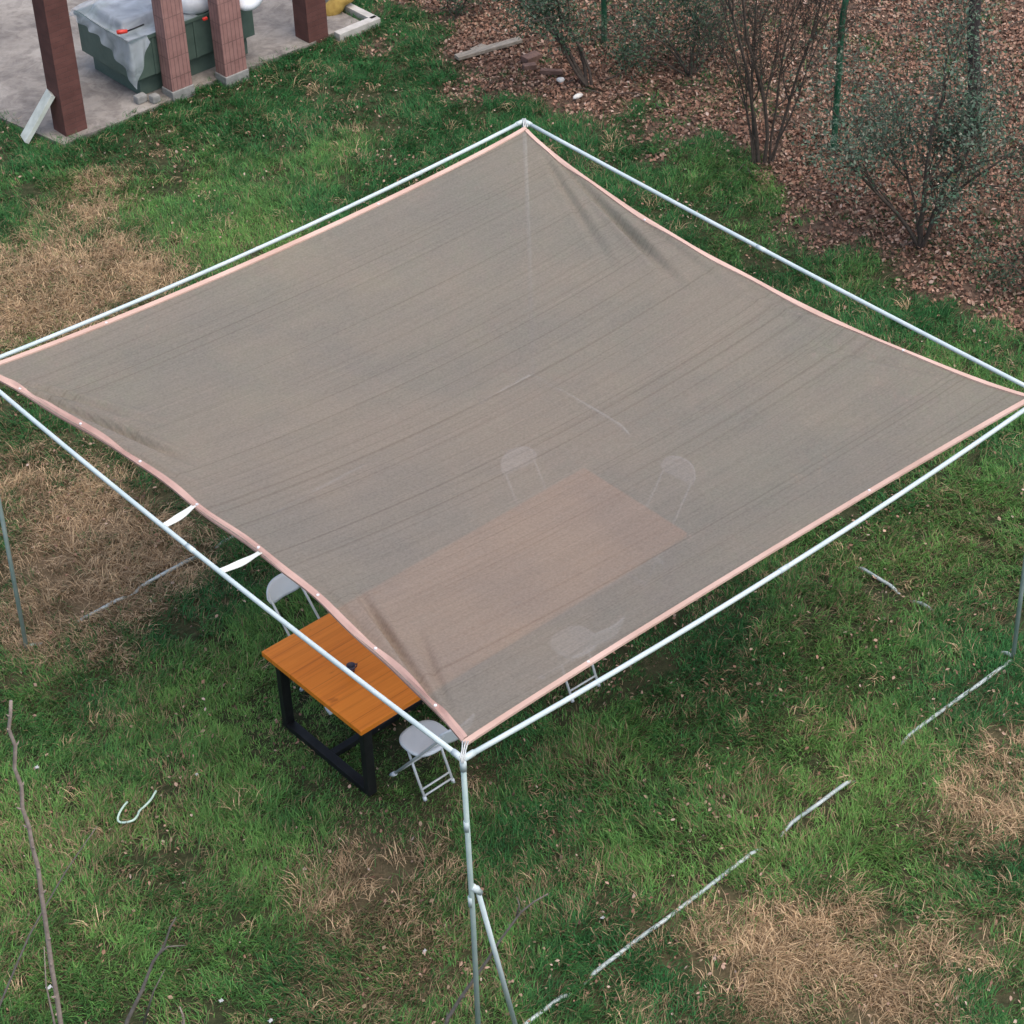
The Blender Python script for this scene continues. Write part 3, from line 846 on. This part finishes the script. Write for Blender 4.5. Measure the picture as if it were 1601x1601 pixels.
shrub('leafy_shrub', at(1080, 118), [st(-0.5, 0.1, 0.8, 0.85, 0.014), st(0.4, 0.1, 0.8, 0.8, 0.014), st(0.0, 0.4, 0.9, 0.9, 0.014), st(-0.1, -0.2, 0.9, 0.7, 0.013), st(-0.8, 0.2, 0.6, 0.8, 0.012), st(0.7, 0.3, 0.6, 0.7, 0.012), st(-0.3, 0.3, 1, 1.0, 0.012)],
      3, 5200, (0.025, 0.055), DG + GG[:1], 141, 'low dark green bush behind the bare twiggy shrub', 'shrub', SG, 0.09, sp=0.7, kids=(3, 4), cut=0.2)
shrub('leafy_shrub', at(712, 32), [st(-0.4, 0.1, 0.7, 0.5, 0.010), st(0.4, 0.1, 0.7, 0.5, 0.010), st(0.0, 0.3, 0.8, 0.5, 0.010), st(0.0, -0.3, 0.8, 0.4, 0.010)],
      2, 1400, (0.025, 0.05), DG, 151, 'low dark bush above the long grey plank', 'shrub', SG, 0.08, sp=0.6)
shrub('leafy_shrub', at(1640, 470), [st(-0.4, 0.1, 0.7, 0.7, 0.012), st(0.4, 0.1, 0.7, 0.7, 0.012), st(0.0, 0.3, 0.8, 0.7, 0.012), st(-0.2, -0.1, 0.9, 0.8, 0.012)],
      3, 1800, (0.025, 0.05), DG, 163, 'dark green bush cut by the right edge near the frame corner', 'shrub', SG, 0.08, sp=0.65)

# dead twigs dropped among the leaves
Rt = random.Random(77); mb = MB()
for k in range(170):
    x = Rt.uniform(8.9, 14.5); y = Rt.uniform(3, 12.5)
    if x < 9.2 + Rt.uniform(0, 0.6): continue
    a = Rt.uniform(0, 6.28); L = Rt.uniform(0.15, 0.7); p = Vector((x, y, 0.045)); pts = [p.copy()]
    for q_ in range(4):
        a += Rt.gauss(0, 0.3); p = p + Vector((math.cos(a), math.sin(a), Rt.gauss(0, 0.05))) * (L / 4); p.z = max(p.z, 0.03); pts.append(p.copy())
    mb.tube(pts, [0.008, 0.007, 0.006, 0.004, 0.002], 5)
o = mb.build('dead_twigs', M['bark']); tag(o, 'dark dead twigs scattered over the leaf litter', 'twigs', kind='stuff')

# bare saplings in the foreground
def sapling(px_pts, r0, r1, mat, label, seed, extra=(), group='bare saplings in the foreground'):
    base = at(*px_pts[0])
    t = empty('bare_sapling', base, label, 'sapling', group)
    R = random.Random(seed)
    pts = [upright(base, *q) for q in px_pts]
    pts[0].z = -0.02
    fwd = Vector((-rt.y, rt.x, 0))
    dz = 0.0
    for p in pts[1:]:
        dz += R.gauss(0, 0.012); p += fwd * dz
    n = len(pts)
    rads = [r0 + (r1 - r0) * i / (n - 1) for i in range(n)]
    mb = MB(); mb.tube(pts, rads, 8)
    for i in range(1, n - 1):       # buds and knots
        p = pts[i]; s = Vector((R.gauss(0, 1), R.gauss(0, 1), 0.6)).normalized()
        mb.tube([p, p + s * rads[i] * 1.6, p + s * rads[i] * 2.6 + Vector((0, 0, 0.012))], [rads[i] * 0.8, rads[i] * 0.55, rads[i] * 0.15], 5)
    mb.build('stem', M[mat], t, True)
    for e in extra:
        ep = [upright(base, *q) for q in e]
        MB().tube(ep, [r0 * 0.55 + (0.0025 - r0 * 0.55) * i / (len(ep) - 1) for i in range(len(ep))], 6).build('twig', M[mat], t, True)
    return t
sapling([(104, 1640), (95, 1601), (88, 1560), (80, 1510), (74, 1470), (69, 1432), (64, 1398), (58, 1362), (49, 1330), (44, 1300), (33, 1272), (31, 1240), (20, 1212), (21, 1178), (11, 1150), (14, 1128), (15, 1104)],
        0.0175, 0.010, 'bark_pale', 'tall pale knotty bare sapling near the left edge', 3, extra=[[(92, 1635), (83, 1590), (72, 1540), (69, 1480)]])
sapling([(185, 1640), (200, 1592), (222, 1545), (240, 1500), (258, 1470), (268, 1440), (277, 1420)], 0.015, 0.004, 'bark_grey', 'short grey bare sapling leaning right at the bottom left', 5,
        extra=[[(225, 1600), (240, 1550), (258, 1515)], [(245, 1495), (262, 1480), (290, 1478)]])
sapling([(686, 1640), (700, 1592), (722, 1558), (742, 1530), (764, 1498), (780, 1470), (798, 1445), (815, 1425), (835, 1410), (857, 1400)], 0.014, 0.004, 'bark_grey', 'grey bare sapling arching across the brace of the frame', 7,
        extra=[[(808, 1432), (812, 1415), (808, 1402)]])
sapling([(-12, 1610), (0, 1570), (25, 1510), (45, 1465), (68, 1425), (100, 1372), (125, 1335), (150, 1300)], 0.008, 0.003, 'bark_grey', 'thin grey bare sapling crossing behind the tall pale one', 9)
sapling([(290, 1640), (288, 1600), (287, 1585), (282, 1570)], 0.010, 0.005, 'bark_pale', 'tiny pale sapling tip at the bottom edge', 10)

# ------------------------------------------------------------------ canopy frame
FT = Vector((-0.030, -0.036, 2.675)); FB = Vector((-0.035, -0.034, 0.0))
RT = Vector((5.412, 0.083, 2.460)); RB = Vector((5.436, 0.049, 0.0))
LT = Vector((0.012, 5.367, 2.665)); LB = Vector((-0.023, 5.386, 0.0))
BT = Vector((5.328, 5.423, 2.600)); BB = Vector((5.345, 5.420, 0.0))
t = empty('canopy_frame', FB, 'square frame of pale galvanised tubes carrying the shade net', 'frame')
RR = 0.0165
def bowed(a, b_, sag, n=14):
    return [a.lerp(b_, k / n) - Vector((0, 0, sag * 4 * (k / n) * (1 - k / n))) for k in range(n + 1)]
for a, b_ in ((FB, FT), (RB, RT), (LB, LT), (BB, BT)):
    po = MB().tube([a - Vector((0, 0, 0.03)), a.lerp(b_, 0.5) + Vector((0.006, -0.004, 0)), b_ - Vector((0, 0, 0.05))], 0.017, 10).build('post', M['post'], t, True)
for a, b_, bow in ((FT, RT, 0.085), (RT, BT, 0.02), (BT, LT, 0.07), (LT, FT, 0.055)):
    d = (b_ - a).normalized()
    MB().tube(bowed(a + d * 0.05, b_ - d * 0.05, bow), RR, 10).build('top_rail', M['pole'], t, True)
for a, up_ in ((FT, 0), (RT, 1), (BT, 2), (LT, 3)):
    nb = [(RT, LT, FB), (FT, BT, RB), (RT, LT, BB), (BT, FT, LB)][up_]
    mb = MB()
    for q in nb: mb.tube([a, a + (q - a).normalized() * 0.085], 0.0205, 10)
    mb.build('corner_joint', M['pole'], t, True)
for a, b_, f, bow in ((FT, RT, 0.5, 0.085), (RT, BT, 0.5, 0.02), (BT, LT, 0.22, 0.07), (LT, FT, 0.5, 0.055), (FT, FB, 0.2, 0), (FT, FB, 0.44, 0)):
    m_ = a.lerp(b_, f) - Vector((0, 0, bow * 4 * f * (1 - f))); d = (b_ - a).normalized()
    MB().tube([m_ - d * 0.04, m_ + d * 0.04], 0.0185, 10).build('coupling', M['pole'], t, True)
def ground_rail(a, b_, seed, buried):
    """a tube lying in the turf; buried = stretches (metres from a) where it has sunk under the grass"""
    pts = []; L = (b_ - a).length; N_ = 90
    for k in range(N_ + 1):
        p = a.lerp(b_, k / N_); s = L * k / N_
        n_ = float(fbm(np.array([k * 0.08]), np.array([seed * 3.1]), seed, 2)[0])
        g = float(ground_z(np.array([p.x]), np.array([p.y]))[0])
        z = 0.4 * g + 0.016 + 0.05 * (n_ - 0.25)
        for (s0, s1) in buried:
            w_ = min(1, max(0, (s - s0 + 0.08) / 0.16)) * min(1, max(0, (s1 + 0.08 - s) / 0.16))
            w_ = w_ * w_ * (3 - 2 * w_)
            z = z * (1 - w_) + (g - 0.035) * w_
        p.z = z
        pts.append(p)
    MB().tube(pts, 0.015, 8).build('ground_rail', M['pole_old'], t, True)
def along(a, *px):
    d = [(at(x, y) - a).length for x, y in px]
    return list(zip(d[0::2], d[1::2]))
ground_rail(LB, BB, 2, along(LB, (60, 1005), (108, 972), (185, 925), (200, 917), (303, 866), (328, 850)))
ground_rail(RB, BB, 5, along(RB, (1560, 1021), (1462, 962), (1428, 940), (1402, 928), (1338, 888), (985, 675)))
ground_rail(RB, FB + Vector((0.2, 0, 0)), 8, along(RB, (1412, 1162), (1332, 1220), (1222, 1302), (1186, 1328), (915, 1530), (885, 1553)))
br0 = Vector((0.008, -0.05, 1.60)); br1 = Vector((0.275, -0.04, 0.06))
MB().tube([br0, br1], 0.0165, 10).build('brace', M['pole'], t, True)
MB().tube([br0 + Vector((-0.03, 0, 0.03)), br0 + Vector((0.02, 0, -0.06))], 0.021, 10).build('clamp', M['pole'], t, True)

# ------------------------------------------------------------------ shade net stretched in the frame
cF = Vector((0.055, 0.045, 2.665)); cR = Vector((5.365, 0.112, 2.455)); cB = Vector((5.275, 5.345, 2.595)); cL = Vector((0.035, 5.335, 2.66))
def edge(a, b_, inw, sag, s, wob=0.0, ph=0.0):
    k = max(0.0, 4 * s * (1 - s))
    k = k ** 0.8
    p = a.lerp(b_, s) + Vector(inw) * k - Vector((0, 0, sag * k))
    if wob:
        w_ = wob * (math.sin(s * 19 + ph) + 0.6 * math.sin(s * 41 + 2 * ph)) * min(1, k)
        p += Vector(inw).normalized() * w_
    return p
e_f = lambda s: edge(cF, cR, (0, 0.070, 0), 0.03, s)                 # y = 0 side
e_b = lambda s: edge(cL, cB, (0, -0.10, 0), 0.035, s)                # y = 5.4 side
e_l = lambda s: edge(cF, cL, (0.24, 0, 0), 0.05, s, 0.010, 0.6)     # x = 0 side
e_r = lambda s: edge(cR, cB, (-0.27, 0, 0), 0.05, s, 0.004, 2.0)    # x = 5.4 side

# folds: corner, direction end (x, y), start, end, width, depth
FOLDS = [(cB, (4.62, 2.75), 0.25, 2.6, 0.060, 0.075), (cB, (4.86, 2.6), 0.9, 2.7, 0.050, 0.060), (cB, (4.25, 2.95), 0.3, 2.2, 0.07, 0.030), (cB, (4.95, 2.2), 1.6, 3.2, 0.04, 0.05),
         (cL, (0.62, 3.30), 0.05, 2.0, 0.045, 0.070), (cL, (0.42, 3.10), 0.5, 2.3, 0.035, 0.060), (cL, (0.95, 3.4), 0.2, 1.6, 0.06, 0.025), (cL, (0.34, 2.7), 1.0, 2.9, 0.03, 0.04),
         (cF, (0.58, 1.80), 0.1, 1.75, 0.045, 0.075), (cF, (0.42, 2.0), 0.5, 2.1, 0.035, 0.05), (cF, (0.85, 1.7), 0.2, 1.3, 0.06, 0.025),
         (cR, (5.06, 1.9), 0.4, 2.6, 0.05, 0.085), (cR, (4.7, 1.9), 0.3, 1.9, 0.07, 0.022)]
def fold_z(p):
    dz = 0.0
    for (c, e, r0, r1, w, A) in FOLDS:
        w *= 0.72; A *= (0.9 if c is cB or c is cR else 1.15)
        ex = e[0] - c.x; ey = e[1] - c.y; L = math.hypot(ex, ey); ex /= L; ey /= L
        qx = p.x - c.x; qy = p.y - c.y
        r = qx * ex + qy * ey
        if r < 0.02 or r > r1: continue
        u = qx * -ey + qy * ex
        wv = w * (0.3 + 0.7 * r / L)
        if abs(u) > 4 * wv: continue
        env = min(1, max(0, (r - r0 * 0.3) / (r0 + 0.25))) * min(1, (r1 - r) / (0.35 * r1))
        s = u / wv
        dz += A * env * (-math.exp(-s * s) + 0.55 * math.exp(-((s - 1.9) ** 2) * 0.8) + 0.25 * math.exp(-((s + 2.0) ** 2) * 0.8))
    return dz
def S(u, v):
    a = e_f(u) * (1 - v) + e_b(u) * v
    b_ = e_l(v) * (1 - u) + e_r(v) * u
    c = cF * (1 - u) * (1 - v) + cR * u * (1 - v) + cL * (1 - u) * v + cB * u * v
    p = a + b_ - c
    p.z -= 0.16 * 16 * u * (1 - u) * v * (1 - v) * 0.9
    damp = min(1.0, min(u, 1 - u, v, 1 - v) * 22 + 0.05)
    p.z += fold_z(p) * damp
    return p
NS = 240
grid = [[S(i / NS, j / NS) for j in range(NS + 1)] for i in range(NS + 1)]
sag_root = empty('shade_net', ((cF + cB) / 2), 'square grey brown shade net with pink edging stretched in the frame', 'shade net')
Vn = np.array([[p[:] for p in row] for row in grid], dtype=np.float32).reshape(-1, 3)
idx = np.arange((NS + 1) ** 2).reshape(NS + 1, NS + 1)
Fq = np.stack([idx[:-1, :-1], idx[1:, :-1], idx[1:, 1:], idx[:-1, 1:]], -1).reshape(-1, 4)
mesh_obj('net', fast_mesh('net', Vn, Fq.ravel(), np.full(len(Fq), 4)), M['net'], sag_root, smooth=True)
# edging: folded webbing, a thin slab over and under the net along each side
W_ = 0.046 / 5.3
def trim_strip(fn, width, roll=0.0, mat='trim'):
    mb = MB(); n = 220
    rows = []
    for k in range(n + 1):
        s = k / n
        q = [fn(s, -0.0006), fn(s, width * 0.5), fn(s, width)]
        if roll:
            r_ = roll * (0.35 + 0.65 * math.sin(s * 9.0 + 0.4) ** 2)
            q[0] = q[0] - Vector((0, 0, r_))
        up = [p + Vector((0, 0, 0.011)) for p in q]; dn = [p - Vector((0, 0, 0.005)) for p in reversed(q)]
        rows.append(up + dn)
    vs = [p for r in rows for p in r]; fs = []
    for k in range(n):
        for j in range(6):
            j2 = (j + 1) % 6
            fs.append((k * 6 + j, k * 6 + j2, (k + 1) * 6 + j2, (k + 1) * 6 + j))
    mb.add(vs, fs)
    return mb.build('edging', M[mat], sag_root, smooth=False)
trim_strip(lambda s, w: S(s, w), W_ * 0.85)
trim_strip(lambda s, w: S(s, 1 - w), W_ * 0.8)
trim_strip(lambda s, w: S(w, W_ + s * (1 - 2 * W_)), W_ * 1.02, 0.022, 'trim_shaded_back')
trim_strip(lambda s, w: S(1 - w, W_ + s * (1 - 2 * W_)), W_ * 0.72)
# white eyelets in the edging
for k in range(8):
    s = (k + 0.6) / 8.2
    for p in (S(W_ * .5, s),) + ((S(s, W_ * .5), S(1 - W_ * .5, s), S(s, 1 - W_ * .5)) if k % 4 == 1 else ()):
        MB().tube([p + Vector((0, 0, 0.006)), p + Vector((0, 0, 0.0145))], [0.011, 0.010], 10).build('eyelet', M['eyelet'], sag_root)
# cords at the corners, white straps on the near left side
for c, f in ((cF, FT), (cR, RT), (cB, BT), (cL, LT)):
    mb = MB()
    d = f - c; n_ = Vector((-d.y, d.x, 0)).normalized()
    for k in (-1, 0, 1):
        mb.tube([c - d * 0.25 + n_ * 0.016 * k + Vector((0, 0, 0.012)), c + d * 0.5 + n_ * 0.01 * k + Vector((0, 0, 0.02)), f + n_ * 0.012 * k + Vector((0, 0, 0.022)), f + d * 0.22 + n_ * 0.004 * k - Vector((0, 0, 0.006))], 0.0045, 6)
    mb.build('tie_cord', M['cord'], sag_root, True)
for a, b_ in ((Vector((-0.012, 2.975, 2.618)), Vector((0.29, 3.03, 2.61))), (Vector((-0.012, 2.345, 2.618)), Vector((0.30, 2.33, 2.61)))):
    mb = MB(); n = 10; vs = []; fs = []
    d = (b_ - a).normalized(); sd = Vector((-d.y, d.x, 0)).normalized()
    for k in range(n + 1):
        p = a.lerp(b_, k / n) - Vector((0, 0, 0.012 * math.sin(math.pi * k / n)))
        w_ = 0.026 - 0.006 * math.sin(k * 0.8)
        for (x_, z_) in ((-1, .002), (1, .002), (1, -.002), (-1, -.002)):
            vs.append(p + sd * w_ * x_ + Vector((0, 0, z_ + 0.006 * x_ * math.sin(k * 0.6))))
    for k in range(n):
        for j in range(4): fs.append((k * 4 + j, k * 4 + (j + 1) % 4, k * 4 + 4 + (j + 1) % 4, k * 4 + 4 + j))
    mb.add(vs, fs).build('tie_strap', M['strap'], sag_root)

# ------------------------------------------------------------------ table
tx0, tx1, ty0, ty1, TH = 0.855, 4.075, 2.215, 3.375, 0.75
t = empty('long_table', ((tx0 + tx1) / 2, (ty0 + ty1) / 2, 0), 'long table with glossy orange wooden top and black steel legs', 'table')
MB().box(((tx0 + tx1) / 2, (ty0 + ty1) / 2, TH - 0.022), (tx1 - tx0, ty1 - ty0, 0.044), bev=0.005).build('tabletop', M['wood'], t)
for ex in (tx0 + 0.10, tx1 - 0.10):
    for yy in (ty0 + 0.09, ty1 - 0.09):
        MB().box((ex, yy, (TH - 0.05) / 2 + 0.01), (0.075, 0.055, TH - 0.064), bev=0.004).build('leg', M['black_steel'], t)
    MB().box((ex, (ty0 + ty1) / 2, 0.035), (0.072, ty1 - ty0 - 0.238, 0.05), bev=0.004).build('foot_bar', M['black_steel'], t)
    MB().box((ex, (ty0 + ty1) / 2, TH - 0.075), (0.072, ty1 - ty0 - 0.238, 0.05), bev=0.004).build('top_bar', M['black_steel'], t)
MB().box(((tx0 + tx1) / 2, (ty0 + ty1) / 2, 0.035), (tx1 - tx0 - 0.276, 0.06, 0.046), bev=0.004).build('stretcher', M['black_steel'], t)
for yy in (ty0 + 0.09, ty1 - 0.09):
    MB().box(((tx0 + tx1) / 2, yy, TH - 0.075), (tx1 - tx0 - 0.278, 0.05, 0.05), bev=0.004).build('side_rail', M['black_steel'], t)
# small dark cup on the table
q = at(549, 1045, 0.78)
t = empty('small_cup', (q.x, q.y, TH), 'small dark cup standing on the orange table', 'cup')
mb = MB()
prof = [(0.0, 0.001), (0.024, 0.001), (0.030, 0.035), (0.034, 0.062), (0.031, 0.062), (0.026, 0.02), (0.0, 0.012)]
n = 16; vs = []; fs = []
for (r, z) in prof:
    for j in range(n): vs.append((q.x + r * math.cos(2 * math.pi * j / n), q.y + r * math.sin(2 * math.pi * j / n), TH + z))
for i in range(len(prof) - 1):
    for j in range(n): fs.append((i * n + j, i * n + (j + 1) % n, (i + 1) * n + (j + 1) % n, (i + 1) * n + j))
mb.add(vs, fs).build('bowl', M['cup'], t, True)
MB().tube([(q.x + 0.03, q.y, TH + 0.05), (q.x + 0.055, q.y, TH + 0.04), (q.x + 0.05, q.y, TH + 0.02), (q.x + 0.029, q.y, TH + 0.015)], 0.005, 6).build('handle', M['cup'], t, True)

# ------------------------------------------------------------------ folding chairs
def rounded_disc(a, b_, th, dish, n=36, power=2.6):
    vs = []; fs = []
    rings = [(0.0, 0), (0.5, 0), (0.85, 0), (0.96, 0.0), (1.0, -th * 0.35), (1.0, -th * 0.75), (0.95, -th), (0.0, -th)]
    for (f, z) in rings:
        for j in range(n):
            an = 2 * math.pi * j / n
            c, s = math.cos(an), math.sin(an)
            x = a * f * math.copysign(abs(c) ** (2 / power), c); y = b_ * f * math.copysign(abs(s) ** (2 / power), s)
            vs.append((x, y, z - dish * (1 - f * f) if z == 0 else z))
    for i in range(len(rings) - 1):
        for j in range(n): fs.append((i * n + j, (i + 1) * n + j, (i + 1) * n + (j + 1) % n, i * n + (j + 1) % n))
    return vs, fs

def make_chair(label):
    t = empty('folding_chair', (0, 0, 0), label, 'chair', 'white folding chairs round the table')
    vs, fs = rounded_disc(0.175, 0.165, 0.028, 0.010)
    MB().add([(x, y, z + 0.455) for x, y, z in vs], fs).build('seat', M['plastic_white'], t, True)
    # curved backrest panel
    n, mrow = 18, 8; mb = MB(); vs = []; fs = []
    for side in (0, 1):
        for i in range(n + 1):
            for j in range(mrow + 1):
                u = -1 + 2 * i / n; w_ = -1 + 2 * j / mrow
                hh = 0.085 * (1 - abs(u) ** 3.2) ** 0.5 if abs(u) < 1 else 0.0
                x = u * 0.175; z = 0.795 + w_ * hh
                y = -0.405 + 0.055 * u * u - (z - 0.79) * 0.28 - side * 0.014
                vs.append((x, y, z))
    st_ = (n + 1) * (mrow + 1)
    for i in range(n):
        for j in range(mrow):
            k = i * (mrow + 1) + j
            fs.append((k, k + 1, k + mrow + 2, k + mrow + 1)); fs.append((st_ + k + mrow + 1, st_ + k + mrow + 2, st_ + k + 1, st_ + k))
        for j in (0, mrow):
            k = i * (mrow + 1) + j; f = (k, k + mrow + 1, st_ + k + mrow + 1, st_ + k)
            fs.append(f if j == 0 else tuple(reversed(f)))
    mb.add(vs, fs).build('backrest', M['plastic_white'], t, True)
    for sx in (-1, 1):
        x = 0.148 * sx
        fl = MB().tube([(x, 0.225, 0.012), (x * 0.98, -0.115, 0.45), (x * 0.95, -0.37, 0.78), (x * 0.9, -0.392, 0.83)], 0.0105, 8).build('front_leg', M['white_tube'], t, True)
        cp = MB().tube([(x, 0.240, 0.0), (x, 0.190, 0.055)], 0.018, 8).build('foot_cap', M['plastic_white'], fl, True)
        x = 0.132 * sx
        rl = MB().tube([(x, 0.055, 0.435), (x, -0.04, 0.20), (x, -0.125, 0.012)], 0.0105, 8).build('rear_leg', M['white_tube'], t, True)
        cp = MB().tube([(x, -0.117, 0.03), (x, -0.128, 0.0)], 0.015, 8).build('foot_cap', M['plastic_white'], rl, True)
    for (y, z, w_) in ((-0.115, 0.035, 0.132), (-0.095, 0.085, 0.132), (-0.13, 0.47, 0.146), (0.19, 0.055, 0.148)):
        MB().tube([(-w_, y, z), (w_, y, z)], 0.008, 8).build('crossbar', M['white_tube'], t, True)
    return t
c1 = make_chair('white folding chair by the near corner of the frame, seat fully seen')
spots = [((1.335, 2.115), 0.0, None),
         ((2.815, 2.145), -0.03, 'white folding chair with only its legs seen below the net\'s right edging'),
         ((1.40, 3.415), math.pi + 0.05, 'white folding chair at the far side of the table, back panel beside the pink edging'),
         ((3.66, 3.385), math.pi - 0.12, 'white folding chair seen through the net behind the table\'s far long side'),
         ((4.17, 2.74), math.pi / 2 + 0.08, 'white folding chair seen through the net at the table\'s far end')]
for i, ((x, y), rz, lab) in enumerate(spots):
    c = c1 if i == 0 else copy_tree(c1)
    c.location = (x, y, 0.0); c.rotation_euler = (0, 0, rz)
    if lab: c['label'] = lab

# ------------------------------------------------------------------ bits on the lawn
hp = [(199, 1254), (194, 1262), (187, 1272), (184, 1280), (188, 1284), (198, 1286), (209, 1284), (215, 1276), (218, 1266), (226, 1259), (236, 1251), (241, 1244), (244, 1237)]
pts = [at(px, py, 0.07) + Vector((0, 0, 0.012 * math.sin(i * 1.3))) for i, (px, py) in enumerate(hp)]
fine = []
for i in range(len(pts) - 1):
    p0 = pts[max(i - 1, 0)]; p1 = pts[i]; p2 = pts[i + 1]; p3 = pts[min(i + 2, len(pts) - 1)]
    for k in range(4):
        s = k / 4
        fine.append(0.5 * ((2 * p1) + (p2 - p0) * s + (2 * p0 - 5 * p1 + 4 * p2 - p3) * s * s + (3 * p1 - p0 - 3 * p2 + p3) * s ** 3))
fine.append(pts[-1])
o = MB().tube(fine, 0.0085, 8).build('hose_piece', M['hose'], None, True)
tag(o, 'bent piece of pale green hose lying on the lawn', 'hose')
def scrap(px, py, s, label, seed):
    q = at(px, py, 0.05)
    R = random.Random(seed)
    vs = []; fs = []; n = 5
    for i in range(n):
        for j in range(n):
            vs.append((q.x + s * (i / (n - 1) - .5) + R.gauss(0, s * .06), q.y + s * .8 * (j / (n - 1) - .5) + R.gauss(0, s * .06), 0.055 + R.uniform(0, s * 0.45)))
    for i in range(n - 1):
        for j in range(n - 1): fs.append((i * n + j, (i + 1) * n + j, (i + 1) * n + j + 1, i * n + j + 1))
    me = bpy.data.meshes.new('paper_scrap'); me.from_pydata(vs, [], fs); me.update()
    o = mesh_obj('paper_scrap', me, M['paper'])
    sm = o.modifiers.new('thickness', 'SOLIDIFY'); sm.thickness = 0.003
    tag(o, label, 'litter', 'white scraps on the lawn')
scrap(58, 1201, 0.028, 'white paper scrap right of the tall sapling tip', 1)
scrap(308, 1212, 0.02, 'tiny white scrap between the hose piece and the table', 2)
scrap(346, 1566, 0.028, 'white scrap on the lawn above the bottom edge', 3)
scrap(423, 1597, 0.032, 'white scrap at the bottom edge left of the frame post', 4)
scrap(77, 1545, 0.035, 'white scrap beside the foot of the tall sapling', 5)
scrap(664, 1488, 0.024, 'white scrap left of the near frame post', 6)
scrap(942, 1436, 0.024, 'pale scrap right of the brace on the lawn', 7)
